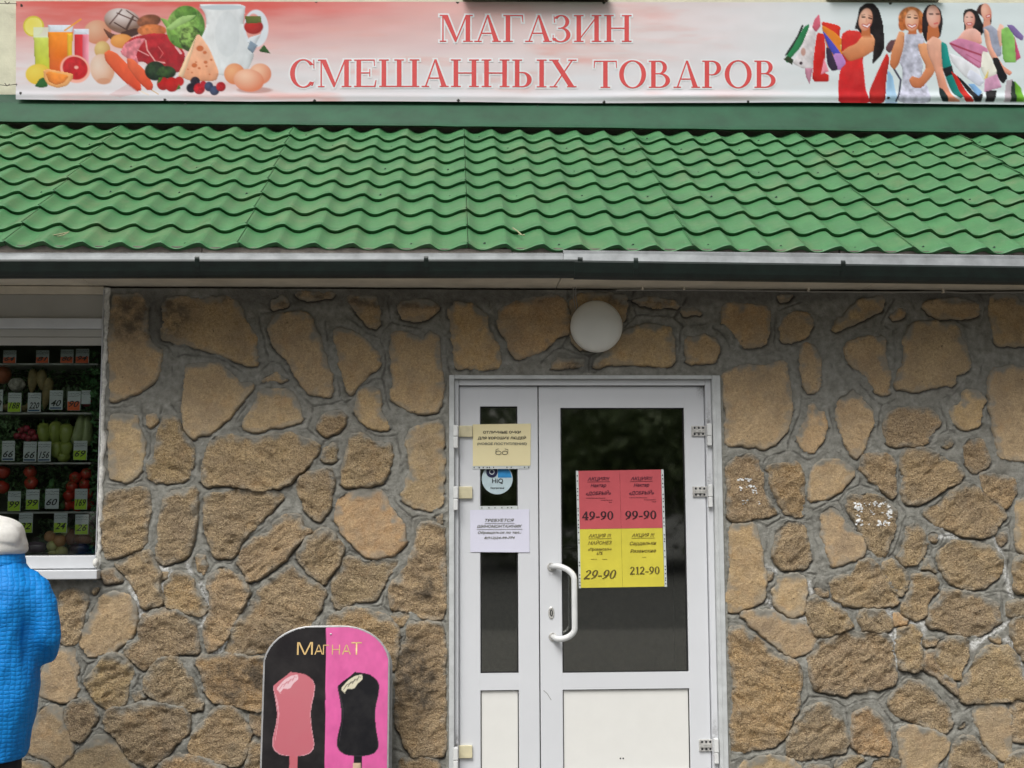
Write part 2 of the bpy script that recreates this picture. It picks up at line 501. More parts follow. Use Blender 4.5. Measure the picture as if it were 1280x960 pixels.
# ------------------------------------------------------------------ stone wall
# outlines traced from the photograph: enlarged crops, 16/3 times, given with their corner
ST = {
 (120, 350): """100,100 300,90 340,200 330,330 380,430 440,480 420,620 340,720 220,780 92,800
450,120 700,130 880,110 950,170 990,280 1060,350 1075,570 960,545 800,480 660,440 500,400 450,390
600,570 800,560 920,640 960,700 1060,695 960,820 870,930 780,1000 655,1055 600,980 580,850 600,700
1100,730 1300,740 1365,840 1375,930 1280,970 1100,990 1000,1000 985,950 1040,880
1120,650 1200,600 1240,640 1280,665 1200,680 1110,685""",
 (340, 350): """30,230 130,220 240,225 280,330 320,420 340,520 395,640 395,760 340,775 240,740 170,650 120,540 40,450 0,400 -20,300
-10,130 40,105 110,120 110,170 20,190 -10,180
510,110 690,110 710,200 700,310 650,310 600,220 520,160
430,330 560,350 640,420 710,480 715,570 640,620 560,720 510,750 470,630 440,480 425,380
860,150 960,130 1060,140 1100,180 1050,240 940,270 870,240 850,200
810,350 960,370 1000,410 1060,350 1100,370 1110,560 1130,640 1135,800 1100,880 940,885 850,830 800,790 810,600 790,450
570,770 660,715 720,760 720,870 760,950 780,990 680,995 600,950 550,860
170,75 420,80 400,110 240,130 160,110""",
 (120, 500): """95,120 180,110 270,120 310,230 320,340 290,490 200,545 100,510 85,400
450,110 540,110 570,200 640,300 640,440 600,530 460,550 360,530 345,430 400,370 420,230
800,240 1000,255 1170,240 1320,225 1400,270 1490,300 1470,370 1380,470 1300,530 1180,595 1000,590 880,560 700,560 720,450 750,330
60,620 340,590 365,700 330,850 325,980 210,1015 90,1050 60,1030 50,800
480,620 680,590 660,800 640,950 620,1020 560,1060 460,1095 410,1050 420,900 430,730
740,630 1000,610 1200,620 1240,640 1170,720 1060,840 960,940 900,1040 880,1050 790,1040 760,950 730,850 725,720
340,90 400,80 410,130 370,190 340,170""",
 (340, 500): """350,110 400,85 480,90 480,160 430,210 360,235 310,180
350,340 380,290 430,290 430,400 400,430 330,410
200,520 300,470 390,470 415,520 400,640 380,720 320,800 290,790 230,730 210,660 180,600 180,560
530,240 600,240 680,300 790,290 800,400 750,520 740,550 620,570 480,570 475,450 500,330
920,190 1030,170 1135,150 1140,400 1135,690 1060,735 960,720 860,640 900,560 930,450 900,330
470,640 600,600 740,610 780,700 830,770 880,850 880,960 800,1030 700,1050 620,1030 530,960 480,880 430,800 440,700
1085,770 1135,750 1140,835 1100,815""",
 (180, 650): """893,0 953,-35 1033,-20 1070,60 1110,80 1000,180 930,260 830,340 720,410 690,400 660,330 620,270 640,220 700,150 860,80
350,230 400,240 430,290 400,370 350,340
510,310 600,360 690,430 690,490 640,610 580,720 500,840 420,870 410,720 450,600 430,400
190,350 290,370 350,450 420,600 380,645 250,610 150,570 150,450
980,295 1050,380 1190,450 1200,500 1150,620 1100,720 900,840 840,870 700,880 540,890 560,800 600,700 690,600 760,480 840,400
110,350 165,345 145,400 118,410""",
 (20, 650): """650,290 800,230 900,210 940,300 960,370 960,480 980,540 960,570 850,590 800,450 740,370
560,350 640,310 720,400 700,415 590,420
310,470 430,460 480,520 460,600 430,700 400,820 310,830 290,700 300,600
610,490 740,490 800,570 790,700 750,800 640,870 580,880 490,900 420,830 430,760 500,640 560,530
840,650 950,600 1090,610 1190,700 1220,800 1200,880 1050,890 950,910 880,970 840,990 740,900 740,850 820,800 820,700
-100,440 200,450 240,600 230,700 180,800 60,820 -100,780
500,455 560,450 520,505""",
 (20, 780): """250,170 380,150 400,250 400,480 330,510 170,480 150,470 180,330
620,190 720,220 780,320 750,380 740,480 700,550 620,575 570,540 490,450 460,380 540,290
960,230 1060,215 1140,320 1200,450 1240,560 1180,580 1060,530 900,480 860,430 860,360 900,280
770,460 840,440 870,490 800,520
190,560 250,540 300,560 320,680 380,800 380,880 270,950 200,900 80,850 100,720 150,600
360,520 450,500 530,570 540,640 500,700 430,780 390,770 350,680 330,580
610,580 720,550 900,520 1100,550 1160,620 1150,720 1050,800 1000,880 910,950 830,940 740,860 690,750 620,700 590,640
400,850 560,740 650,760 700,860 780,940 820,1100 250,1100 300,940
960,940 1100,870 1250,900 1400,970 1500,1100 900,1100
80,910 180,920 220,960 220,1100 -50,1100 -30,900
-130,180 100,170 140,300 110,430 -130,470
-130,520 60,540 70,700 20,830 -130,830""",
 (180, 780): """360,215 500,205 800,230 1100,230 1100,560 740,570 600,540 480,520 440,500 400,380 360,270
500,540 590,560 680,660 720,720 690,830 640,940 450,920 330,890 305,800 320,740 420,640
710,580 900,600 900,730 780,740 720,680
720,780 900,760 920,900 900,1100 690,1100 690,880""",
 (340, 650): """300,70 370,70 470,170 440,290 370,390 340,420 250,350 170,240 230,140
490,240 600,280 700,280 830,260 820,310 760,370 720,480 680,525 560,545 430,580 400,530 420,400 470,310
380,640 480,590 650,610 770,640 840,720 840,900 820,1000 780,1000 740,940 400,930 360,800
790,620 920,620 930,660 860,710 820,690
990,30 1080,20 1145,60 1150,650 1050,660 940,610 790,590 790,440 860,380 930,250 960,130
910,690 1000,680 1148,700 1150,1300 1150,1560 1060,1573 930,1573 870,1433 820,1333 830,1193 820,1013 860,893 890,793
60,1010 700,1020 720,1200 500,1300 100,1280
100,1320 480,1340 500,1500 300,1600 80,1580
520,1330 700,1230 720,1500 700,1650 540,1640""",
 (340, 780): """840,900 1000,895 1110,905 1120,1100 850,1120""",
 (880, 350): """130,160 260,160 430,180 430,330 400,440 250,430 190,330 130,270
520,260 590,220 700,230 720,290 680,370 600,400 520,400 510,340
660,430 740,440 770,540 770,720 700,760 660,640 640,520
130,620 250,575 420,580 530,540 560,650 580,830 560,990 500,1050 450,1110 350,1110 150,1095 150,980 165,900 140,780
860,330 900,260 1000,180 1070,125 1200,120 1190,200 1100,230 980,290 890,340
970,410 1080,390 1190,370 1210,500 1235,640 1230,770 1140,740 1100,650 980,560 950,470
900,800 990,735 1060,800 1120,890 1130,960 1080,1060 1060,1130 1020,1190 960,1110 920,1010 890,900
500,105 600,98 560,140 510,150""",
 (1040, 350): """600,160 700,130 900,140 980,170 960,240 830,240 700,250 640,210
520,300 600,280 700,290 830,290 850,370 900,440 930,580 900,600 820,620 810,690 680,700 560,740 430,710 450,600 490,560 480,400
1050,100 1200,100 1280,150 1350,150 1350,420 1200,430 1100,420 1070,300
1060,600 1200,580 1350,590 1350,1200 1280,1200 1110,1180 1100,1080 1080,960 1050,800
890,745 960,745 1015,800 985,860 970,970 880,990 800,950 780,880 860,830
390,235 440,190 500,200 480,250 420,265""",
 (880, 510): """740,20 800,40 820,120 780,220 730,300 660,260 620,190 680,90 720,-30
160,370 290,310 350,340 370,430 400,560 460,680 460,710 300,740 170,750 155,560
420,390 520,380 640,370 660,500 660,600 640,730 540,690 490,600 440,480
740,380 830,340 900,340 1000,420 980,470 900,550 800,600 700,620 700,500
790,720 840,650 900,700 940,790 1000,820 1060,860 1070,950 1040,1000 930,1030 860,1060 840,980 790,880""",
 (1040, 510): """360,60 470,0 580,-10 690,40 720,100 640,180 620,240 520,245 380,240 350,180
190,410 220,310 330,300 410,340 420,560 400,590 340,540 260,480
110,590 250,575 340,600 415,670 410,790 370,930 360,960 310,985 260,950 190,800 140,720 100,650
480,280 600,270 700,310 800,370 870,440 850,480 740,540 640,600 580,650 480,620 460,560 500,450 460,400
900,220 1000,200 1030,280 1050,380 950,430 900,380 870,300
740,210 790,200 810,240 780,280 740,260
870,500 960,530 1060,600 1150,690 1150,730 1060,850 940,850 830,830 740,800 620,720 620,680 700,650 800,560
980,450 1100,440 1200,480 1220,560 1190,640 1150,660 1050,590 1000,520
1230,640 1300,590 1350,600 1350,980 1270,960 1230,900
490,800 560,775 610,810 630,920 600,1000 540,1045 470,1040 440,1000 480,940
1080,850 1160,830 1165,880 1130,920 1090,900
645,830 700,830 700,880 650,890""",
 (1040, 660): """720,150 780,100 920,85 1030,110 1130,180 1140,280 1070,350 980,405 880,400 780,350 730,270 710,200
-10,340 150,310 170,240 250,200 320,260 360,330 430,430 440,500 360,515 180,520 80,505 10,450
340,220 400,220 480,280 500,330 490,420 460,450 400,400 340,310
540,310 680,310 710,370 700,420 640,470 620,600 540,610 460,530 520,450 530,380
620,200 680,250 690,290 600,280
740,420 900,430 1090,490 1110,560 1110,640 1020,690 920,720 800,700 720,660 640,650 650,560 720,490
1220,210 1300,180 1350,200 1350,420 1230,420 1215,330
1170,510 1230,480 1350,470 1350,570 1240,580 1170,580
1200,610 1350,580 1350,900 1290,900 1240,780 1200,700
190,550 340,545 390,620 390,680 330,690 220,670 175,620
410,570 450,560 510,610 480,650 410,660""",
 (880, 660): """170,-10 320,-30 360,60 380,180 400,260 410,350 400,470 320,510 220,560 140,550 150,450 180,250 170,100
470,100 480,20 560,-40 660,-20 680,80 710,200 680,270 600,275 500,250 455,180
700,470 740,450 830,510 880,520 940,590 990,650 940,680 750,730 710,650 670,540
500,320 600,310 680,350 680,430 660,530 640,570 590,600 530,560 470,500 460,420 490,400
230,575 360,545 460,560 550,620 660,630 740,700 740,750 690,830 600,860 530,820 400,710 320,640
740,400 830,410 830,450 760,455
410,290 460,300 450,350 410,350""",
 (1040, 780): """430,60 540,10 585,60 580,150 600,230 600,300 560,305 450,300
610,90 680,80 720,100 690,130 620,160
690,150 760,90 900,90 910,220 860,300 850,370 790,370 720,320 690,230
620,200 670,170 680,250 720,330 800,390 840,470 810,450 760,390 620,300
1030,160 1200,160 1230,250 1250,350 1350,380 1350,480 1200,500 1000,515 860,520 850,450 890,350 930,280
1040,90 1130,80 1120,140 1060,120
380,510 430,440 500,370 580,380 680,450 780,560 790,650 770,720 740,720 620,670 500,640 420,600
40,900 200,880 210,900 150,950 120,1060 30,1060
270,920 370,890 440,920 470,1000 460,1100 240,1100
440,690 600,690 740,740 780,780 760,850 700,920 690,1100 510,1100 460,870
840,770 920,740 1000,820 1080,900 1090,1100 780,1100 800,870
950,560 1050,530 1150,540 1190,640 1190,860 1140,920 1060,840 1000,740 960,660
1200,540 1350,500 1350,790 1210,780 1195,680
1170,890 1230,850 1350,850 1350,1100 1150,1100
860,640 890,640 890,690 850,700""",
 (880, 780): """180,20 260,30 380,120 480,200 640,270 640,400 630,550 580,650 540,750 470,810 330,840 180,860 180,700 210,560 190,300 160,100
730,130 860,90 1000,60 1170,50 1240,90 1260,200 1290,350 1260,400 1130,430 1000,450 940,465 850,460 740,430 710,340 700,220
700,550 830,530 880,600 950,700 960,780 930,850 780,880 630,900 560,860 570,740 640,640
1010,600 1100,560 1170,620 1230,700 1240,800 1200,870 1050,860 980,800 1000,720
250,930 400,880 560,890 640,960 650,1100 200,1100
680,930 840,940 860,1000 660,1000""",
 (540, 340): """110,250 170,200 270,220 350,280 370,370 430,480 455,630 300,640 160,635 150,500 130,380
460,230 600,190 800,150 890,200 910,300 910,390 820,430 740,520 640,550 580,580 530,520 480,400 440,330
850,570 960,580 1020,580 1030,630 900,640 780,650 800,600
930,150 1290,150 1300,260 1240,430 1000,520 930,450""",
 (700, 340): """480,190 600,160 780,190 800,240 700,240 520,220
810,245 900,240 950,275 820,290
280,560 430,400 560,350 740,370 750,480 750,610 640,620 400,600 240,630 240,600
850,440 960,420 1040,460 1055,540 1020,600 900,590 850,600 840,500""",
}
XW0, XW1 = P(128, 600).x, None            # right edge of the shop window opening
ZTOP = 2.675                               # top of the stone wall, under the eaves board
DX0, DX1, DZ1 = P(561, 700).x, P(905, 700).x, P(730, 469).z      # door opening
WZ0 = P(60, 718).z
stones = []
for (ox, oy), txt in ST.items():
    for ln in txt.split('\n'):
        pp = [tuple(float(v) for v in q.split(',')) for q in ln.split()]
        stones.append([(lambda q: (q.x, q.z))(P(ox + x * .1875, oy + y * .1875)) for x, y in pp])
n_traced = len(stones)


def quad_field(x0, x1, z0, z1, nx, nz, skip=None):
    gx = [[x0 + (x1 - x0) * i / nx + (random.uniform(-.11, .11) if 0 < i < nx else 0) for i in range(nx + 1)] for _ in range(nz + 1)]
    gz = [[z0 + (z1 - z0) * j / nz + (random.uniform(-.09, .09) if 0 < j < nz else 0) for i in range(nx + 1)] for j in range(nz + 1)]
    for j in range(nz):
        for i in range(nx):
            q = [(gx[j][i], gz[j][i]), (gx[j][i + 1], gz[j][i + 1]), (gx[j + 1][i + 1], gz[j + 1][i + 1]), (gx[j + 1][i], gz[j + 1][i])]
            c = (sum(a for a, _ in q) / 4, sum(b for _, b in q) / 4)
            if skip and skip(*c): continue
            s_ = [(c[0] + (a - c[0]) * .86, c[1] + (b - c[1]) * .86) for a, b in q]
            m_ = []
            for k_ in range(4):
                a, b = s_[k_], s_[(k_ + 1) % 4]
                m_ += [a, ((a[0] + b[0]) / 2 + random.uniform(-.03, .03), (a[1] + b[1]) / 2 + random.uniform(-.03, .03))]
            stones.append(m_)


XR = P(1292, 600).x
quad_field(XR, XR + 1.5, .02, 2.64, 4, 8)
quad_field(P(-6, 900).x - 2.6, P(-6, 900).x, .02, WZ0 - .06, 7, 3)
quad_field(P(-6, 900).x, DX0 - .04, .0, P(0, 985).z, 8, 1)
quad_field(DX1 + .04, XR, .0, P(0, 985).z, 5, 1)


def chaikin(p, n=1):
    for _ in range(n):
        q = []
        for a, b in zip(p, p[1:] + p[:1]):
            q += [(a[0] * .86 + b[0] * .14, a[1] * .86 + b[1] * .14), (a[0] * .14 + b[0] * .86, a[1] * .14 + b[1] * .86)]
        p = q
    return p


def resample(p, d):
    p = np.array(p + p[:1])
    s_ = np.concatenate([[0], np.cumsum(np.linalg.norm(np.diff(p, axis=0), axis=1))])
    n_ = max(8, int(s_[-1] / d))
    u = np.linspace(0, s_[-1], n_, endpoint=False)
    return np.stack([np.interp(u, s_, p[:, 0]), np.interp(u, s_, p[:, 1])], 1)


def inside(poly, x, y):
    r = np.zeros(x.shape, bool)
    n_ = len(poly)
    for i in range(n_):
        (x0, y0), (x1, y1) = poly[i], poly[(i + 1) % n_]
        if y0 == y1: continue
        c_ = ((y0 > y) != (y1 > y)) & (x < (x1 - x0) * (y - y0) / (y1 - y0) + x0)
        r ^= c_
    return r


def dist_to(poly, x, y):
    a = np.asarray(poly)
    b = np.roll(a, -1, 0)
    d = b - a
    L2 = (d ** 2).sum(1) + 1e-12
    px, py = x[:, None] - a[None, :, 0], y[:, None] - a[None, :, 1]
    t_ = np.clip((px * d[:, 0] + py * d[:, 1]) / L2, 0, 1)
    ex, ey = px - t_ * d[:, 0], py - t_ * d[:, 1]
    dd = ex ** 2 + ey ** 2
    k_ = dd.argmin(1)
    r_ = np.arange(len(x))
    return np.sqrt(dd[r_, k_]), ey[r_, k_]        # distance; ey < 0: the point lies below the nearest edge


wall = empty('stone_wall', (0, 0, 0))
tag(wall, 'wall of rough brown shell rock set in grey mortar around the white door', 'wall')

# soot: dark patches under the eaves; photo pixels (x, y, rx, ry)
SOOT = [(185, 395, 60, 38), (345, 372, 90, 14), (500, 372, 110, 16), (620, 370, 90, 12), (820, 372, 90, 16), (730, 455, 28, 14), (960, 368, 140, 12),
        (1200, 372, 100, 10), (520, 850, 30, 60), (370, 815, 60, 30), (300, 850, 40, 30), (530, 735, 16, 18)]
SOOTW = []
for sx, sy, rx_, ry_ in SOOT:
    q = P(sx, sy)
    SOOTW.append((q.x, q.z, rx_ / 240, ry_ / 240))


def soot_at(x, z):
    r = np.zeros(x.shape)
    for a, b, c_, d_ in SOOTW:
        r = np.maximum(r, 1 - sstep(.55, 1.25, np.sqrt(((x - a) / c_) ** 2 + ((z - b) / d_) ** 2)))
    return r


# per-stone tints: (linear colour)
TINTS = [(.42, .295, .175), (.47, .33, .195), (.38, .27, .17), (.44, .30, .165), (.40, .285, .185), (.36, .26, .17), (.45, .305, .16)]
GREYT = [(.27, .215, .16), (.30, .23, .165), (.24, .19, .145), (.33, .24, .165)]
ORANGE = [(.50, .30, .14), (.47, .27, .13)]
stone_geo = []
for i, pl in enumerate(stones):
    vis = i < n_traced
    q = resample(chaikin(pl, 1), .009 if vis else .02)
    tg = np.roll(q, -2, 0) - np.roll(q, 2, 0)
    nrm = np.stack([tg[:, 1], -tg[:, 0]], 1) / (np.linalg.norm(tg, axis=1)[:, None] + 1e-9)
    if (q[:, 0] * np.roll(q[:, 1], -1) - np.roll(q[:, 0], -1) * q[:, 1]).sum() < 0: nrm = -nrm
    big = np.ptp(q, axis=0).min()
    q = q + nrm * (.0160 if big > .08 else .008)
    sd = i * 1.37
    j1 = fbm(q[:, 0], q[:, 1], .045, 5, 3) * .015
    j2 = fbm(q[:, 0], q[:, 1], .045, 9, 3) * .015
    q = q + np.stack([j1, j2], 1)
    stone_geo.append((q, vis))

STONEV, STONEF, off = [], [], 0
for i, (q, vis) in enumerate(stone_geo):
    g_ = .0078 if vis else .03
    lo, hi = q.min(0), q.max(0)
    gx, gz = np.meshgrid(np.arange(lo[0], hi[0], g_), np.arange(lo[1], hi[1], g_))
    gx = gx.ravel() + RNG.uniform(-.25, .25, gx.size) * g_
    gz = gz.ravel() + RNG.uniform(-.25, .25, gz.size) * g_
    k_ = inside(q, gx, gz)
    gx, gz = gx[k_], gz[k_]
    if len(gx):
        d_, _e = dist_to(q, gx, gz)
        k_ = d_ > g_ * .45
        gx, gz, d_, _e = gx[k_], gz[k_], d_[k_], _e[k_]
    else:
        d_ = _e = np.zeros(0)
    vin = [Vector((a, b)) for a, b in q] + [Vector((a, b)) for a, b in zip(gx, gz)]
    no = len(q)
    res = delaunay_2d_cdt(vin, [], [list(range(no))], 1, 1e-6)
    ov = np.array([(v.x, v.y) for v in res[0]])
    of = np.array([f[::-1] for f in res[2] if len(f) == 3])
    ov = ov.reshape(-1, 2)
    dd = np.zeros(len(ov))
    orig = np.array([o_[0] if o_ else 0 for o_ in res[3]])
    isin = orig >= no
    dd[isin] = d_[orig[isin] - no]
    tp = np.zeros(len(ov)); tp[isin] = -_e[orig[isin] - no] / (dd[isin] + 1e-6)
    area = (hi - lo).prod()
    rr = random.Random(i)
    H = rr.uniform(.006, .018) * (1 if area > .012 else .6)
    wdt = rr.uniform(.004, .014)
    tt = np.clip(dd / wdt, 0, 1)
    h_ = H * (1 - (1 - tt) ** 2)
    cx_, cz_ = ov.mean(0)
    tx, tz = rr.uniform(-.03, .03), rr.uniform(-.035, .035)
    ca_, sa_ = math.cos(rr.uniform(-.9, .9)), math.sin(rr.uniform(-.9, .9))
    lx_, lz_ = ov[:, 0] * ca_ + ov[:, 1] * sa_, (ov[:, 1] * ca_ - ov[:, 0] * sa_) * 1.7
    lump = fbm(lx_, lz_, .09, i % 50, 4) * .026 - np.abs(fbm(lx_, lz_, .055, 60 + i % 50, 3)) * .022 + np.abs(vnoise(lx_, lz_, .022, 5 + i % 40)) * .006
    smoothst = rr.random() < .2 or ov[:, 1].mean() > P(640, 545).z + rr.uniform(-.12, .12)
    if smoothst: h_ = h_ * .45
    h_ = h_ + tt * (lump * (.22 if smoothst else .72) + (ov[:, 0] - cx_) * tx + (ov[:, 1] - cz_) * tz) + .001
    h_[~isin] = -.016
    co = np.stack([ov[:, 0], -h_, ov[:, 1]], 1)
    me = np_mesh('stone', co, of)
    sm = (.45 + .5 * sstep(-.4, .6, tp)) * sstep(.034 + .010 * tp, .000, dd + fbm(ov[:, 0], ov[:, 1], .05, 21, 4) * (.060 if smoothst else .045) - (.003 if smoothst else 0))
    set_float(me, 'smear', np.clip(sm, 0, 1))
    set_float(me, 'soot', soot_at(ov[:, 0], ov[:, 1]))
    set_float(me, 'rough', np.full(len(ov), .45 if smoothst else 1.0))
    o = mesh_obj('stone', me, M['stone'], wall)
    ct = P(0, 0)
    r_ = rr.random()
    lum_ = rr.uniform(.80, 1.14)
    zz = cz_
    if zz < 1.0 and cx_ < -.4 and r_ < .6 or (zz < 1.0 and r_ < .3):
        tint = rr.choice(GREYT)
    elif r_ > .90:
        tint = rr.choice(ORANGE)
    else:
        tint = rr.choice(TINTS)
    o.color = tuple(min(1, v * rr.uniform(.96, 1.04) * lum_) for v in tint) + (1,)
    STONEV.append(co); STONEF.append(of + off); off += len(co)
STONEV, STONEF = np.concatenate(STONEV), np.concatenate(STONEF)
WBVH = BVHTree.FromPolygons([Vector(v) for v in STONEV.tolist()], STONEF.tolist())

WHITE = {(880, 660): "410,480 460,520 520,575|600,620 680,600 700,640|700,360 720,430|840,460 960,540|1040,540 1230,530|1240,560 1260,700|1070,680 1250,710|1260,700 1270,900|410,265 480,290|730,740 800,730",
         (1040, 660): "190,535 340,540 400,580 410,700 420,850|540,620 620,640 590,770|940,770 1060,700 1200,620|1160,740 1240,860 1260,1000|640,760 720,780|1080,40 1200,460",
         (180, 650): "100,290 180,350|180,350 130,450 130,560 60,590 0,610|380,430 415,500 420,560|690,570 600,700 540,820 470,890|400,640 390,700|290,290 310,350",
         (20, 650): "770,450 830,590 840,640|840,620 930,590|1240,430 1270,520",
         (1040, 510): "640,740 740,800|700,860 850,850", (1040, 780): "220,40 390,70|390,60 420,230|1180,90 1250,300|950,150 1040,60"}
WSEG = []
for (ox, oy), tx_ in WHITE.items():
    for pl in tx_.split('|'):
        pp = [P(ox + float(q.split(',')[0]) * .1875, oy + float(q.split(',')[1]) * .1875) for q in pl.split()]
        WSEG += [((a.x, a.z), (b.x, b.z)) for a, b in zip(pp, pp[1:])]


def mortar_sheet(name, x0, x1, z0, z1, g_, holes, fine=True):
    xs = np.arange(x0, x1 + g_ * .5, g_)
    zs = np.arange(z0, z1 + g_ * .5, g_)
    xs[-1], zs[-1] = x1, z1
    X, Z = np.meshgrid(xs, zs)
    X, Z = X.ravel(), Z.ravel()
    h_ = fbm(X, Z, .12, 2, 3) * .012 + np.abs(fbm(X, Z, .09, 31, 2)) * -.010 + .003
    if fine:
        h_ = h_ + fbm(X, Z, .03, 3, 2) * .003
    crack = np.zeros(X.shape)
    D1, D2 = np.full(X.shape, .2), np.full(X.shape, .2)
    wid = len(xs)
    under = np.zeros(X.shape, bool)
    for q, vis in stone_geo:
        lo, hi = q.min(0) - .045, q.max(0) + .045
        if hi[0] < x0 or lo[0] > x1: continue
        i0, i1 = np.searchsorted(xs, lo[0]), np.searchsorted(xs, hi[0])
        j0, j1 = np.searchsorted(zs, lo[1]), np.searchsorted(zs, hi[1])
        if i1 <= i0 or j1 <= j0: continue
        idx = (np.arange(j0, j1)[:, None] * wid + np.arange(i0, i1)[None]).ravel()
        x_, z_ = X[idx], Z[idx]
        d_, ey = dist_to(q, x_, z_)
        ins = inside(q, x_, z_)
        sd_ = np.where(ins, -d_, d_)
        below = np.clip(-ey / (d_ + 1e-6), -1, 1) * np.where(ins, -1, 1)
        D2[idx] = np.minimum(D2[idx], np.maximum(D1[idx], sd_)); D1[idx] = np.minimum(D1[idx], sd_)
        nz = vnoise(x_, z_, .07, 44) + .5
        amt = np.clip((.20 + .80 * sstep(-.1, .7, below)) * sstep(.30, .62, nz + .22 * below), 0, 1)
        gr = amt * np.exp(-(np.maximum(sd_, 0) / .0065) ** 2)
        h_[idx] = np.where(ins & (d_ > .012), -.02, h_[idx] - gr * .012)
        crack[idx] = np.maximum(crack[idx], gr)
        under[idx] |= ins & (d_ > .02)
    if fine:
        mid = np.exp(-((D2 - D1 + vnoise(X, Z, .03, 77) * .012) / .007) ** 2) * sstep(.10, .35, vnoise(X, Z, .16, 78) + .25) * (D1 > .006) * (D2 < .06)
        edge = np.exp(-((D2 - D1 - .012) / .008) ** 2) * (D1 > .004) * (D2 < .06)
        h_ = h_ - mid * .008 + edge * .003
        crack = np.maximum(crack, mid * .55)
    wh = np.zeros(X.shape)
    for a, b in WSEG:
        lo = np.minimum(a, b) - .03
        hi = np.maximum(a, b) + .03
        k_ = np.where((X > lo[0]) & (X < hi[0]) & (Z > lo[1]) & (Z < hi[1]))[0]
        if len(k_) == 0: continue
        d_ = np.array(b) - np.array(a)
        t_ = np.clip(((X[k_] - a[0]) * d_[0] + (Z[k_] - a[1]) * d_[1]) / (d_ @ d_), 0, 1)
        dd = np.hypot(X[k_] - a[0] - t_ * d_[0], Z[k_] - a[1] - t_ * d_[1])
        wh[k_] = np.maximum(wh[k_], 1 - sstep(.003, .023, dd + vnoise(X[k_], Z[k_], .04, 71) * .012))
    n1, n2 = len(xs), len(zs)
    ii, jj = np.meshgrid(np.arange(n1 - 1), np.arange(n2 - 1))
    b_ = (jj * n1 + ii).ravel()
    F = np.stack([b_, b_ + 1, b_ + n1 + 1, b_ + n1], 1)
    xc, zc = (X[F[:, 0]] + X[F[:, 2]]) / 2, (Z[F[:, 0]] + Z[F[:, 2]]) / 2
    keep = ~(under[F].all(1))
    for hx0, hx1, hz0, hz1 in holes:
        keep &= ~((xc > hx0) & (xc < hx1) & (zc > hz0) & (zc < hz1))
    F = F[keep]
    used = np.unique(F)
    remap = np.full(len(X), -1)
    remap[used] = np.arange(len(used))
    me = np_mesh(name, np.stack([X, -h_, Z], 1)[used], remap[F])
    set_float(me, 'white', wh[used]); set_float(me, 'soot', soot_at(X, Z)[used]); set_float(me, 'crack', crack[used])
    o = mesh_obj(name, me, M['mortar'], wall)
    return o


WXL = P(-6, 900).x - 2.6
door_hole = (DX0, DX1, -1, DZ1)
win_hole = (-9, XW0, WZ0, 9)
mo = mortar_sheet('mortar', P(-25, 700).x, XR + .03, P(0, 990).z, ZTOP, .006, [door_hole, win_hole])
mortar_sheet('mortar', WXL, P(-25, 700).x, 0, WZ0, .02, [], False)
mortar_sheet('mortar', P(-25, 700).x, XR + .03, 0, P(0, 990).z, .02, [door_hole], False)
mortar_sheet('mortar', XR + .03, XR + 1.5, 0, ZTOP, .02, [], False)

# masonry core behind the facing, with the two openings
bm = bmesh.new()
for x0, x1, z0, z1 in ((XW0, DX0, 0, ZTOP), (DX1, XR + 1.5, 0, ZTOP), (DX0, DX1, DZ1, ZTOP), (WXL, XW0, 0, WZ0)):
    add_box(bm, x0, x1, .026, .34, z0, z1)
from_bm('wall_core', bm, M['mortar'], wall)
for nm, (x0, x1, z0, z1) in (('door_reveal', (DX0, DX1, 0, DZ1)),):
    bm = bmesh.new()
    add_box(bm, x0 - .012, x0, -.004, .10, z0, z1 + .012)
    add_box(bm, x1, x1 + .012, -.004, .10, z0, z1 + .012)
    add_box(bm, x0, x1, -.004, .10, z1, z1 + .012)
    from_bm(nm, bm, M['mortar'], wall)

# scraps of white paint left on two stones
def paint_scraps(spec, label):
    bm = bmesh.new()
    for (x0, y0, x1, y1, n_, r0, r1) in spec:
        for _ in range(n_):
            px_, py_ = random.uniform(x0, x1), random.uniform(y0, y1)
            r_ = random.uniform(r0, r1)
            k_ = random.randint(6, 8)
            vs_ = []
            for a_ in range(k_):
                rad = r_ * random.uniform(.5, 1.25)
                q = P(px_ + rad * math.cos(a_ * 6.283 / k_), py_ + rad * .8 * math.sin(a_ * 6.283 / k_))
                hit = WBVH.ray_cast(Vector((q.x, -.5, q.z)), Vector((0, 1, 0)))[0]
                y_ = (hit.y if hit else -.01) - .0022 - random.uniform(0, .0006)
                vs_.append(bm.verts.new((q.x, y_, q.z)))
            bm.faces.new(vs_)
    o = from_bm('paint_mark', bm, M['paint'])
    o['kind'] = 'stuff'
    tag(o, label, 'paint mark')


paint_scraps([(1068, 628, 1078, 656, 26, 1.2, 2.6), (1080, 628, 1092, 632, 6, .8, 1.4), (1092, 627, 1106, 633, 16, 1, 2), (1108, 631, 1114, 650, 18, 1, 2.2),
              (1096, 651, 1112, 657, 18, 1, 2.3), (1088, 638, 1094, 645, 5, .7, 1.2), (1100, 640, 1104, 643, 3, .7, 1.2), (1084, 653, 1089, 656, 3, .6, 1)],
             'ragged square outline of white paint flakes left on a brown wall stone')
paint_scraps([(920, 598, 938, 601, 14, 1, 2), (932, 606, 943, 609, 9, .8, 1.6), (924, 609, 928, 614, 7, .8, 1.5), (940, 610, 946, 617, 8, .8, 1.5),
              (927, 625, 934, 630, 7, .8, 1.5), (947, 626, 949, 630, 4, .6, 1.1)],
             'three short strokes of white paint on the stone just right of the door')

